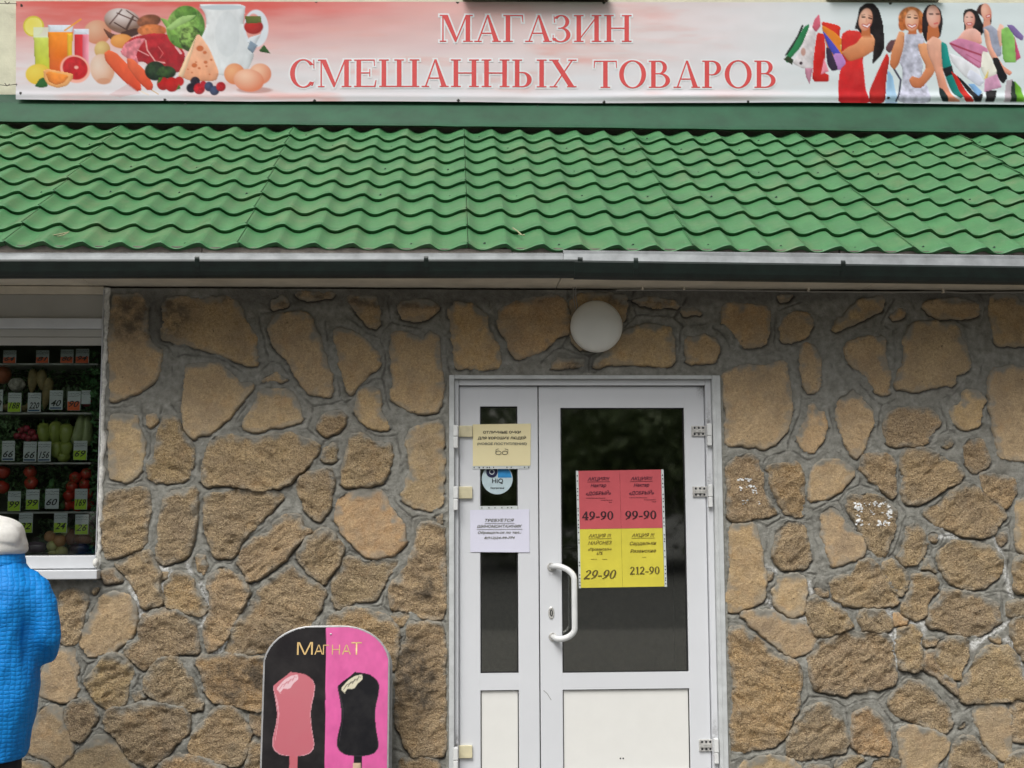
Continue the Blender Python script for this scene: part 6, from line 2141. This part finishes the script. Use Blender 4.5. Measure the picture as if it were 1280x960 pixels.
# radish bunch, cauliflower, roots
o = leaf_mass('radish_bunch', [(20, 535, 44, 552, .17, .24)], 10, .01, M['radish'], 9)
bpy.data.objects.remove(o)
for k_, (px_, py_) in enumerate(((22, 545), (27, 538), (33, 536), (40, 541), (44, 547), (30, 546), (36, 548))):
    blob_fruit('radish', P(px_, py_, .19), .021, M['radish'], 'dark red radish in the bunch on the third shelf', 'radish', 'radishes in one bunch', lumps=.02, seg=2)
blob_fruit('cauliflower', P(21, 481, .22), .040, M['white'], 'white cauliflower head above the green tag on the second shelf', 'cauliflower', lumps=.14, seg=4)
blob_fruit('orange_vegetable', P(3, 468, .24), .045, M['orange'], 'dull orange round fruit at the left edge of the second shelf', 'fruit', sz=(1, 1, 1.2))
rp = [(0, 0), (.012, .02), (.024, .15), (.026, .5), (.016, .8), (.005, .97), (0, 1)]
for xa, ya, xb, yb, lab in ((42, 461, 39, 492, 'left of three pale roots standing above the 220 tag'), (53, 462, 52, 488, 'middle pale root above the 220 tag'), (62, 472, 55, 512, 'long pale root leaning beside the 220 tag')):
    long_veg('pale_root', P(xa, ya, .24), P(xb, yb, .22), rp, M['root'], lab, 'root vegetable')
blob_fruit('red_cabbage', P(108, 502, .2), .030, M['radish'], 'small dark red head at the right end of the second shelf', 'vegetable', lumps=.05)
cucm = plain('cucumber_green', (.09, .22, .075), .4, var=.35, scale=40)
cp_ = [(0, 0), (.010, .02), (.0145, .15), (.0155, .5), (.0145, .85), (.009, .97), (0, 1)]
rr9 = random.Random(9)
for n_, (xa, y_) in enumerate(((52, 634), (60, 635), (68, 634), (76, 635), (56, 626), (64, 627), (73, 626), (60, 618), (69, 618), (65, 610), (16, 634), (24, 633), (20, 625))):
    a_, b_ = P(xa, y_ - 1, .165), P(xa + rr9.uniform(-7, 7), y_ - 2 - rr9.uniform(3, 9), .22)
    long_veg('cucumber', a_, b_, cp_, cucm, 'dark green cucumber lying in the pile on the fourth shelf', 'cucumber', 'cucumbers piled on the fourth shelf')
for n_, (xa, ya, xb, yb) in enumerate(((68, 512, 71, 486), (76, 511, 80, 484), (84, 511, 86, 482), (92, 510, 97, 484))):
    long_veg('leek', P(xa, ya, .19), P(xb, yb, .22), [(0, 0), (.012, .02), (.011, .5), (.014, .8), (.004, 1)], plain('dull_leek_green', (.11, .15, .09), .6, var=.4, scale=30), 'grey green leek standing in the row on the second shelf', 'leek', 'leeks standing on the second shelf')
for n_, (xa, ya) in enumerate(((8, 509), (14, 511), (30, 511), (36, 508))):
    blob_fruit('garlic_bulb', P(xa, ya, .24), .020, M['root'], 'small pale bulb on the second shelf near the cauliflower', 'garlic', 'small pale bulbs on the second shelf', lumps=.08, seg=2)
# bottom shelf
for px_, py_, r_, mm, lab in ((62.5, 670.5, .030, 'onion', 'brown onion at the upper left of the bottom heap'), (75, 675.5, .034, 'onion', 'brown onion in the middle of the bottom heap'),
                              (65.5, 682.5, .030, 'wonion', 'yellow green onion at the left of the bottom heap'), (77.5, 690, .031, 'wonion', 'yellow green onion lowest in the bottom heap'),
                              (82, 664, .026, 'wonion', 'pale onion half hidden behind the 24 tag'), (66, 692, .024, 'wonion', 'small pale onion at the foot of the bottom heap')):
    blob_fruit('onion', P(px_, py_, .16), r_, M[mm], lab, 'onion', 'onions on the bottom shelf', lumps=.02, stem=M['root'], rot=(random.uniform(-1, 1), random.uniform(-1, 1), 0))
for px_, py_, sx, sz_, mm, nm, lab in ((88.5, 671, .8, 1.25, 'potato', 'beetroot', 'upright brown beetroot left of the 26 tag'), (104, 673, 1.5, .9, 'potato', 'beetroot', 'wide brown beetroot below the 26 tag'),
                                   (99, 685.5, 1.45, .8, 'aub', 'aubergine', 'dark aubergine with a bright glint at the bottom right'), (110, 664, .9, 1.1, 'potato', 'beetroot', 'brown beetroot partly behind the 26 tag'),
                                   (45, 684, 1.6, .9, 'aub', 'aubergine', 'dark aubergine at the bottom left near the white hat')):
    blob_fruit(nm, P(px_, py_, .17), .036, M[mm], lab, nm, sz=(sx, .9, sz_), lumps=.03)

# price tags
def price_tag(x0, y0, x1, y1, num, kind, lab, Y=.115):
    root = empty('price_tag', tuple(P((x0 + x1) / 2, y1, Y)))
    tag(root, lab, 'price tag', 'hand written price tags in the window')
    q0, q1 = P(x0, y1, Y), P(x1, y0, Y)
    card = box('card', q0.x, q1.x, Y, Y + .0012, q0.z, q1.z, M['card'], bev=0)
    kid(card, root)
    H_, w_ = q1.z - q0.z, q1.x - q0.x
    if kind in ('y', 'o'):
        kid(box('price_patch', q0.x + .001, q1.x - .003, Y - .0010, Y - .0002, q0.z + .001, q0.z + H_ * (.50 if kind == 'y' else .46), M['neon_' + kind], bev=0), root)
    elif kind == 'b':
        kid(box('blue_band', q0.x + .004, q1.x - .006, Y - .0010, Y - .0002, q0.z + H_ * .045, q0.z + H_ * .12, M['blue'], bev=0), root)
    bm = bmesh.new()
    rr = random.Random(int(x0 * 7 + y0))
    for row in (.86, .74):
        x_ = q0.x + .003
        while x_ < q1.x - .005:
            w2 = rr.uniform(.003, .009)
            zc_ = q0.z + H_ * row
            add_tube(bm, [(x_, Y - .0012, zc_ + rr.uniform(-.003, .003)), (min(x_ + w2, q1.x - .002), Y - .0012, zc_ + rr.uniform(-.004, .004))], .0011, 3)
            x_ += w2 + rr.uniform(.001, .003)
    kid(from_bm('scribble', bm, M['ink']), root)
    if num:
        txt_obj('price', num, Matrix.Translation(Vector(((q0.x + q1.x) / 2, Y - .0016, q0.z + H_ * .18))) @ Matrix.Rotation(math.pi / 2, 4, 'X'), root, M['ink'], H_ * .46, .35, .0007, w_ * .80)


for a in ((3.7, 438, 20.5, 454, '64', 'o', 'orange price tag at the left of the top shelf'), (44.8, 438, 61.5, 454, '81', 'o', 'orange price tag in the middle of the top shelf'),
          (75.5, 437, 92, 454, '80', 'o', 'orange price tag of the right pair, left one, top shelf'), (94.5, 436, 111.5, 454, '94', 'o', 'orange price tag of the right pair, right one, top shelf'),
          (-9, 487, 4, 514, '99', 'w', 'white price tag cut by the left edge on the second shelf'), (9.5, 491, 27, 515, '188', 'y', 'yellow green 188 price tag under the cauliflower'),
          (34.3, 491, 51.5, 515, '220', 'b', 'white price tag reading 220 under the pale roots'), (61.5, 488, 78.8, 512, '40', 'b', 'white price tag reading 40 on the second shelf'),
          (84, 489, 101, 513, '90', 'o', 'orange price tag at the right of the second shelf'), (101.5, 488, 113.5, 505, '', 'w', 'small plain tag above the dark red head'),
          (2, 551, 19, 576, '66', 'b', 'white price tag reading 66, leftmost on the third shelf'), (28.8, 552, 46, 577, '66', 'b', 'white price tag reading 66 next to the 156 tag'),
          (47, 552, 64, 577, '156', 'b', 'white price tag reading 156 beside the green peppers'), (91.5, 551, 109.2, 575, '69', 'y', 'yellow green price tag reading 69 under the marrows'),
          (9.3, 614, 26.3, 639, '99', 'y', 'yellow green price tag reading 99 near the white hat'), (32, 612, 49.5, 637, '99', 'y', 'yellow green price tag below the stacked tomatoes'),
          (56, 611, 74, 636, '60', 'w', 'pale price tag reading 60 on the fourth shelf'), (93, 611, 109.5, 637, '169', 'y', 'yellow green price tag reading 169 on the tomato heap'),
          (23, 641, 41.3, 666, '32', 'y', 'yellow green price tag reading 32 just right of the hat'), (67, 641, 84.5, 666, '24', 'y', 'yellow green price tag reading 24 above the onions'),
          (93.5, 643, 111, 668, '26', 'y', 'yellow green price tag reading 26 over the beetroots')):
    price_tag(*a)

# ------------------------------------------------------------------ ice cream pavement sign
YA = -.30
bx0, bx1 = P(325.2, 900, YA).x, P(485.2, 900, YA).x
bz1 = P(405, 783, YA + .04).z
tilt = math.radians(6)
sign = empty('pavement_sign', ((bx0 + bx1) / 2, YA, 0))
tag(sign, 'free standing ice cream advertising board, half black and half pink', 'sign board')
Wd, Ht = bx1 - bx0, bz1
z0b = .10


def board_outline(w_, z0, z1, r_):
    pts = [(-w_ / 2, z0), (w_ / 2, z0)]
    for k_ in range(0, 11):
        a_ = math.pi / 2 * k_ / 10
        pts.append((w_ / 2 - r_ + r_ * math.cos(a_), z1 - r_ * .78 + r_ * .78 * math.sin(a_)))
    for k_ in range(0, 11):
        a_ = math.pi / 2 * (1 + k_ / 10)
        pts.append((-w_ / 2 + r_ + r_ * math.cos(a_), z1 - r_ * .78 + r_ * .78 * math.sin(a_)))
    return pts


RB = .235
TM_ = Matrix.Rotation(-tilt, 4, 'X')
bm = bmesh.new()
ol = board_outline(Wd, z0b, Ht, RB)
f0 = [bm.verts.new(TM_ @ Vector((a, 0, b))) for a, b in ol]
f1 = [bm.verts.new(TM_ @ Vector((a, .008, b))) for a, b in ol]
bm.faces.new(f0); bm.faces.new(f1[::-1])
for k_ in range(len(f0)): bm.faces.new((f0[k_], f0[(k_ + 1) % len(f0)], f1[(k_ + 1) % len(f0)], f1[k_]))
from_bm('front_panel', bm, M['trim'], sign)
bm = bmesh.new()
add_tube(bm, [TM_ @ Vector((a, .004, b)) for a, b in ol[1:]] + [TM_ @ Vector((ol[0][0], .004, ol[0][1]))] , .0030, 8)
from_bm('edge_trim', bm, M['trim'], sign)
TB = Matrix.Translation((0, .03, 0)) @ Matrix.Rotation(math.radians(-1), 4, 'X')
BKX = .012
bm = bmesh.new()
f0 = [bm.verts.new(TB @ Vector((a + BKX, .10, b * .97))) for a, b in ol]
f1 = [bm.verts.new(TB @ Vector((a + BKX, .108, b * .97))) for a, b in ol]
bm.faces.new(f0); bm.faces.new(f1[::-1])
for k_ in range(len(f0)): bm.faces.new((f0[k_], f0[(k_ + 1) % len(f0)], f1[(k_ + 1) % len(f0)], f1[k_]))
from_bm('back_panel', bm, M['trim'], sign)
for s_ in (-1, 1):
    for tm, nm in ((TM_, 0), (TB, .1)):
        bm = bmesh.new()
        add_tube(bm, [tm @ Vector((s_ * (Wd / 2 - .03), nm + .018, .0)), tm @ Vector((s_ * (Wd / 2 - .03), nm + .018, Ht * .75))], .011, 8)
        from_bm('leg', bm, M['trim'], sign)
# artwork
ic = Canvas(322, 780, 492, 1030, 3, (34, 31, 33))
ic.poly("408,770 500,770 500,1040 405,1040", (238, 112, 176), col2=(226, 96, 164))
ic.a *= (1 + .06 * fbm(ic.X, ic.Y, 30, 4, 4))[..., None]


def ice(cx_, body, c1, c2, stick, cream):
    o_ = cx_ - 365
    pts = [(341, 857), (347, 852), (352, 848), (362, 843), (371, 841), (381, 843), (389, 849), (392, 856), (391, 868), (388, 880), (386.5, 893), (388, 910), (391, 928), (390.5, 935), (386, 941), (378, 944), (364, 945), (350, 943), (343, 938), (340, 931), (341, 920), (345, 903), (346, 890), (344, 875), (342, 864)]
    pts = chaikin(pts, 2)
    ic.poly([(x_ + o_ + (x_ - 365) * .03 + (1.2 if 0 else 0), y_ + .6) for x_, y_ in pts], c2)
    ic.poly([(x_ + o_, y_) for x_, y_ in pts], c1, col2=body, ax='y')
    ic.poly([(343.5 + o_, 866), (347 + o_, 880), (348 + o_, 893), (346 + o_, 908), (343 + o_, 926), (342 + o_, 930), (343.5 + o_, 918), (346.5 + o_, 900), (346.4 + o_, 888), (344 + o_, 874)], c2, a=.8)
    ic.poly([(361 + o_, 945), (371 + o_, 945), (370 + o_, 1010), (360 + o_, 1010)], stick)
    ic.poly([(341 + o_, 857), (348 + o_, 851), (355 + o_, 846), (362 + o_, 840), (371 + o_, 841), (374 + o_, 847), (368 + o_, 850), (364 + o_, 858), (356 + o_, 862), (352 + o_, 868), (346 + o_, 864)], c1)
    ic.poly([(346 + o_, 859), (354 + o_, 850), (362 + o_, 845), (371 + o_, 843), (372 + o_, 849), (366 + o_, 854), (362 + o_, 860), (354 + o_, 863), (350 + o_, 867), (345 + o_, 862)], cream)
    for a_ in range(4):
        ic.line(f"{348 + o_ + a_ * 5.5},{862 - a_ * 3.6} {352 + o_ + a_ * 5},{856 - a_ * 3.4} {359 + o_ + a_ * 3.6},{853 - a_ * 2.2}", .9, c1, .8)
    ic.poly([(349 + o_, 866), (353 + o_, 861), (358 + o_, 861), (354 + o_, 868)], c1)


ice(366, (206, 112, 124), (214, 122, 132), (240, 176, 186), (206, 110, 120), (246, 206, 212))
ice(446.5, (24, 24, 28), (28, 28, 32), (66, 60, 66), (26, 26, 30), (232, 224, 196))
ic.poly("441,954 451,954 450,1012 440,1012", (222, 190, 160))
ic.poly("361,962 371,962 370,1012 360,1012", (226, 190, 170))
NI, NJ = 170, 250
u_, v_ = np.meshgrid(np.linspace(-.5, .5, NI), np.linspace(0, 1, NJ))
ol2 = board_outline(Wd - .006, z0b + .003, Ht - .003, RB - .003)
Xb, Zb = u_ * (Wd - .005), z0b + .0025 + v_ * (Ht - z0b - .005)
ins_ = inside(ol2, Xb.ravel(), Zb.ravel())
# snap near-edge vertices would be overkill: keep faces whose corners are inside
wpts = [TM_ @ Vector((a, -.0015, b)) + Vector(sign.location) for a, b in zip(Xb.ravel()[:: 1].tolist(), Zb.ravel().tolist())]
wp = np.array([tuple(v) for v in wpts])
rel = (wp - np.array(CAM)) @ np.array(RM)
pxs, pys = 640 + FPX * rel[:, 0] / -rel[:, 2], 480 - FPX * rel[:, 1] / -rel[:, 2]
cb = ic.sample(pxs, np.minimum(pys, 1028))
b_ = (np.arange(NJ - 1)[:, None] * NI + np.arange(NI - 1)[None]).ravel()
Fq = np.stack([b_, b_ + 1, b_ + NI + 1, b_ + NI], 1)
Fq = Fq[ins_[Fq].all(1)]
loc = np.array([tuple(TM_ @ Vector((a, -.0015, b))) for a, b in zip(Xb.ravel().tolist(), Zb.ravel().tolist())])
me = np_mesh('printed_face', loc, Fq)
set_col(me, cb)
mesh_obj('printed_face', me, M['board'], sign)


def sgn(px_, py_, dz=0):
    """point on the tilted board face"""
    d_ = ray(px_, py_)
    n_ = TM_.to_3x3() @ Vector((0, -1, 0))
    o_ = Vector(sign.location) + n_ * .0025
    return CAM + d_ * ((o_ - CAM).dot(n_) / d_.dot(n_))


for ch, x_, sz, w_ in (('М', 381, 21.5, 19.5), ('А', 398.3, 16.8, 10.5), ('Г', 407.2, 16.8, 7.2), ('Н', 419.8, 16.8, 10), ('А', 433, 16.8, 11), ('Т', 445.5, 21.5, 13)):
    q = sgn(x_, 818.3 if sz < 20 else 818.6)
    mt_ = Matrix.Translation(q) @ Matrix.Rotation(-tilt, 4, 'X') @ Matrix.Rotation(math.pi / 2, 4, 'X')
    kid2(txt_obj('lettering', ch, mt_, None, M['gold'], sz / 254, 0, -.0006, w_ / 254), sign)
bm = bmesh.new()
bmesh.ops.create_icosphere(bm, subdivisions=1, radius=.005)
for v in bm.verts: v.co += sgn(413.5, 792.5)
kid2(from_bm('rivet', bm, M['perf']), sign)

# ------------------------------------------------------------------ woman at the window
def union(name, parts, voxel, m, parent, smooth_it=6):
    bm = bmesh.new()
    for p_ in parts:
        if p_[0] == 'e':
            _, c_, r_, *rt = p_
            mt_ = Matrix.Translation(Vector(c_)) @ (Matrix.Rotation(rt[0], 4, rt[1]) if rt else Matrix.Identity(4)) @ Matrix.Diagonal((*r_, 1))
            bmesh.ops.create_icosphere(bm, subdivisions=3, radius=1, matrix=mt_)
        elif p_[0] == 'c':
            _, pts, rs = p_
            add_tube(bm, pts, list(rs), 14)
            for q, r_ in ((pts[0], rs[0]), (pts[-1], rs[-1])):
                bmesh.ops.create_icosphere(bm, subdivisions=2, radius=r_ * .98, matrix=Matrix.Translation(Vector(q)))
        elif p_[0] == 'l':                       # loft of superellipses: (z, cx, cy, rx, ry)
            rings = []
            for z_, cx_, cy_, rx_, ry_ in p_[1]:
                rings.append([bm.verts.new((cx_ + rx_ * math.copysign(abs(math.cos(a_)) ** .85, math.cos(a_)), cy_ + ry_ * math.copysign(abs(math.sin(a_)) ** .85, math.sin(a_)), z_)) for a_ in np.linspace(0, 2 * math.pi, 28, endpoint=False)])
            for a_, b_ in zip(rings, rings[1:]):
                for k_ in range(28): bm.faces.new((a_[k_], a_[(k_ + 1) % 28], b_[(k_ + 1) % 28], b_[k_]))
            bm.faces.new(rings[0]); bm.faces.new(rings[-1])
    bmesh.ops.recalc_face_normals(bm, faces=bm.faces)
    me = bpy.data.meshes.new(name)
    bm.to_mesh(me); bm.free()
    ob = bpy.data.objects.new('tmp', me)
    COL.objects.link(ob)
    md = ob.modifiers.new('r', 'REMESH'); md.mode = 'VOXEL'; md.voxel_size = voxel; md.adaptivity = 0
    if smooth_it:
        s_ = ob.modifiers.new('s', 'SMOOTH'); s_.iterations = smooth_it; s_.factor = .5
    dg = bpy.context.evaluated_depsgraph_get()
    m2 = bpy.data.meshes.new_from_object(ob.evaluated_get(dg))
    bpy.data.objects.remove(ob)
    m2.name = name
    m2.materials.clear(); m2.materials.append(m)
    m2.shade_smooth()
    o = mesh_obj(name, m2, None)
    if parent: o.parent = parent
    return o


YPR = -.78
pxx = P(-5, 700, YPR).x
woman = empty('person', (pxx, YPR, 0), 0)
tag(woman, 'person in quilted bright blue coat and cream hat, back turned, facing the shop window', 'person')
skin = plain('skin', (.48, .27, .19), .5, var=.06)
t = NT('blue_quilted_coat')
n1 = t.noise(9, 4)
c = t.mix(t.mapr(n1, .3, .7), (.002, .185, .56), (.004, .26, .72))
sep = t.n.new('ShaderNodeSeparateXYZ')
t.l.new(t.co, sep.inputs[0])
wob = t.math('MULTIPLY', t.noise(16, 3), .030)
ang = t.math('ADD', t.math('ARCTAN2', sep.outputs[1], sep.outputs[0]), 0.0)
sx_ = t.math('ABSOLUTE', t.math('SINE', t.math('ADD', t.math('MULTIPLY', t.math('ADD', sep.outputs[0], wob), 120), t.math('MULTIPLY', sep.outputs[1], 60)), None), None)
sz_ = t.math('ABSOLUTE', t.math('SINE', t.math('MULTIPLY', t.math('ADD', sep.outputs[2], wob), 165), None), None)
hh = t.math('POWER', t.math('MULTIPLY', sz_, sx_), .5)
c = t.mix(t.mapr(hh, .0, .55, .35, 0), c, (.001, .095, .40))
nb = t.bump(hh, .6, .0042)
coatm = t.set(color=c, rough=.6, normal=t.bump(t.noise(160, 3), .35, .003, nb), spec=.3)
Z = lambda py_: 1.55 + (630 - py_) / 273.5
coat = union('coat', [
    ('l', [(.445, 0, .02, .150, .135), (.55, 0, .02, .175, .145), (.70, 0, .01, .195, .15), (.86, 0, .005, .205, .15), (1.0, 0, 0, .21, .148), (1.12, 0, -.01, .215, .145), (1.20, 0, -.01, .205, .135), (1.26, 0, .0, .15, .115), (1.31, 0, .01, .10, .095)]),
    ('c', [(.150, .0, 1.205), (.210, -.01, 1.10), (.235, -.01, .98)], (.072, .068, .062)),
    ('c', [(.24, -.01, .98), (.215, .04, .90), (.135, .20, .93)], (.062, .056, .046)),
    ('c', [(-.165, .0, 1.205), (-.225, -.01, 1.10), (-.245, -.01, .99)], (.072, .070, .064)),
    ('c', [(-.245, -.01, .99), (-.225, .07, .93), (-.14, .22, .98)], (.064, .060, .048)),
], .011, coatm, woman, 5)
rg = random.Random(3)
me = coat.data
cc = np.zeros(len(me.vertices) * 3, np.float32); me.vertices.foreach_get('co', cc); cc = cc.reshape(-1, 3)
nn = np.zeros(len(me.vertices) * 3, np.float32); me.vertices.foreach_get('normal', nn); nn = nn.reshape(-1, 3)
fold = fbm(cc[:, 0] * 1.9, cc[:, 2] * .6, .13, 8, 3) * .017 + fbm(cc[:, 0] + cc[:, 1], cc[:, 2], .06, 4, 2) * .006 - .016 * np.exp(-((np.abs(cc[:, 0]) - .175) / .018) ** 2) * sstep(1.18, 1.0, cc[:, 2]) * sstep(.80, .92, cc[:, 2])
me.vertices.foreach_set('co', (cc + nn * fold[:, None]).astype(np.float32).ravel())
me.update()
coll = union('collar', [('l', [(1.285, 0, .010, .118, .108), (1.30, 0, .012, .122, .112), (1.335, 0, .014, .112, .104), (1.362, 0, .018, .105, .098)])], .009, coatm, woman, 3)
hatm = plain('cream_knit_hat', (.84, .82, .77), .9, var=.05, scale=60, bump=.03)
hat = union('hat', [('e', (0, .02, 1.425), (.113, .125, .085)), ('l', [(1.338, .004, .02, .106, .114), (1.352, .004, .02, .117, .124), (1.375, .003, .02, .120, .126), (1.41, 0, .02, .114, .122), (1.45, 0, .02, .10, .11)]), ('e', (.03, -.035, 1.41), (.088, .07, .075)), ('e', (-.03, .02, 1.46), (.075, .08, .058))], .008, hatm, woman, 3)
me = hat.data
cc = np.zeros(len(me.vertices) * 3, np.float32); me.vertices.foreach_get('co', cc); cc = cc.reshape(-1, 3)
nn = np.zeros(len(me.vertices) * 3, np.float32); me.vertices.foreach_get('normal', nn); nn = nn.reshape(-1, 3)
f2 = fbm(cc[:, 0] + cc[:, 2] * .6, cc[:, 2], .07, 17, 3) * .007 - .003 * np.exp(-((cc[:, 2] - 1.375 - .012 * np.sin(cc[:, 0] * 30)) / .006) ** 2)
me.vertices.foreach_set('co', (cc + nn * f2[:, None]).astype(np.float32).ravel()); me.update()
parts = [('e', (0, .035, 1.385), (.074, .092, .108)), ('e', (0, .115, 1.355), (.040, .03, .035)), ('c', [(0, .0, 1.24), (0, .02, 1.33)], (.052, .05)),
         ('c', [(0, .122, 1.395), (0, .137, 1.365)], (.008, .013)), ('e', (0, .118, 1.33), (.024, .012, .006)), ('e', (.03, .112, 1.395), (.014, .010, .009)), ('e', (-.03, .112, 1.395), (.014, .010, .009)),
         ('e', (.076, .03, 1.375), (.010, .018, .028)), ('e', (-.076, .03, 1.375), (.010, .018, .028)),
         ('l', [(.80, 0, 0, .15, .11), (1.0, 0, 0, .14, .10), (1.2, 0, 0, .15, .09), (1.25, 0, 0, .08, .06)])]
for s_, hz, hy in ((1, .95, .23), (-1, 1.0, .25)):
    parts += [('c', [(s_ * .15, 0, 1.2), (s_ * .23, -.005, 1.0)], (.045, .04)), ('c', [(s_ * .23, -.005, 1.0), (s_ * .215, .05, .925), (s_ * .14, hy - .03, hz)], (.04, .036, .026)),
              ('e', (s_ * .13, hy + .02, hz), (.036, .045, .017))]
    for k_, (dx, ln_) in enumerate(((-.028, .055), (-.010, .068), (.009, .064), (.026, .050))):
        bx_ = s_ * .13 + dx
        parts.append(('c', [(bx_, hy + .05, hz), (bx_ + dx * .15, hy + .05 + ln_ * .55, hz + .002), (bx_ + dx * .2, hy + .05 + ln_ * .95, hz - .014)], (.0095, .0088, .0078)))
    parts.append(('c', [(s_ * .13 - s_ * .03, hy + .0, hz - .002), (s_ * .13 - s_ * .055, hy + .03, hz - .008), (s_ * .13 - s_ * .062, hy + .06, hz - .014)], (.012, .0105, .009)))
for s_ in (-1, 1):
    parts.append(('c', [(s_ * .062, .01, .84), (s_ * .068, .014, .45), (s_ * .080, .0, .10)], (.07, .05, .038)))
union('body', parts, .0062, skin, woman, 2)
trm = plain('black_trousers', (.012, .012, .016), .85, var=.2)
for s_ in (-1, 1):
    union('trouser_leg', [('c', [(s_ * .062, .010, .60), (s_ * .068, .014, .42), (s_ * .080, .002, .09)], (.072, .068, .060))], .010, trm, woman, 2)
    union('shoe', [('e', (s_ * .088, .045, .045), (.045, .125, .042)), ('c', [(s_ * .088, -.02, .06), (s_ * .088, -.01, .10)], (.042, .04))], .009, M['gasket'], woman, 2)
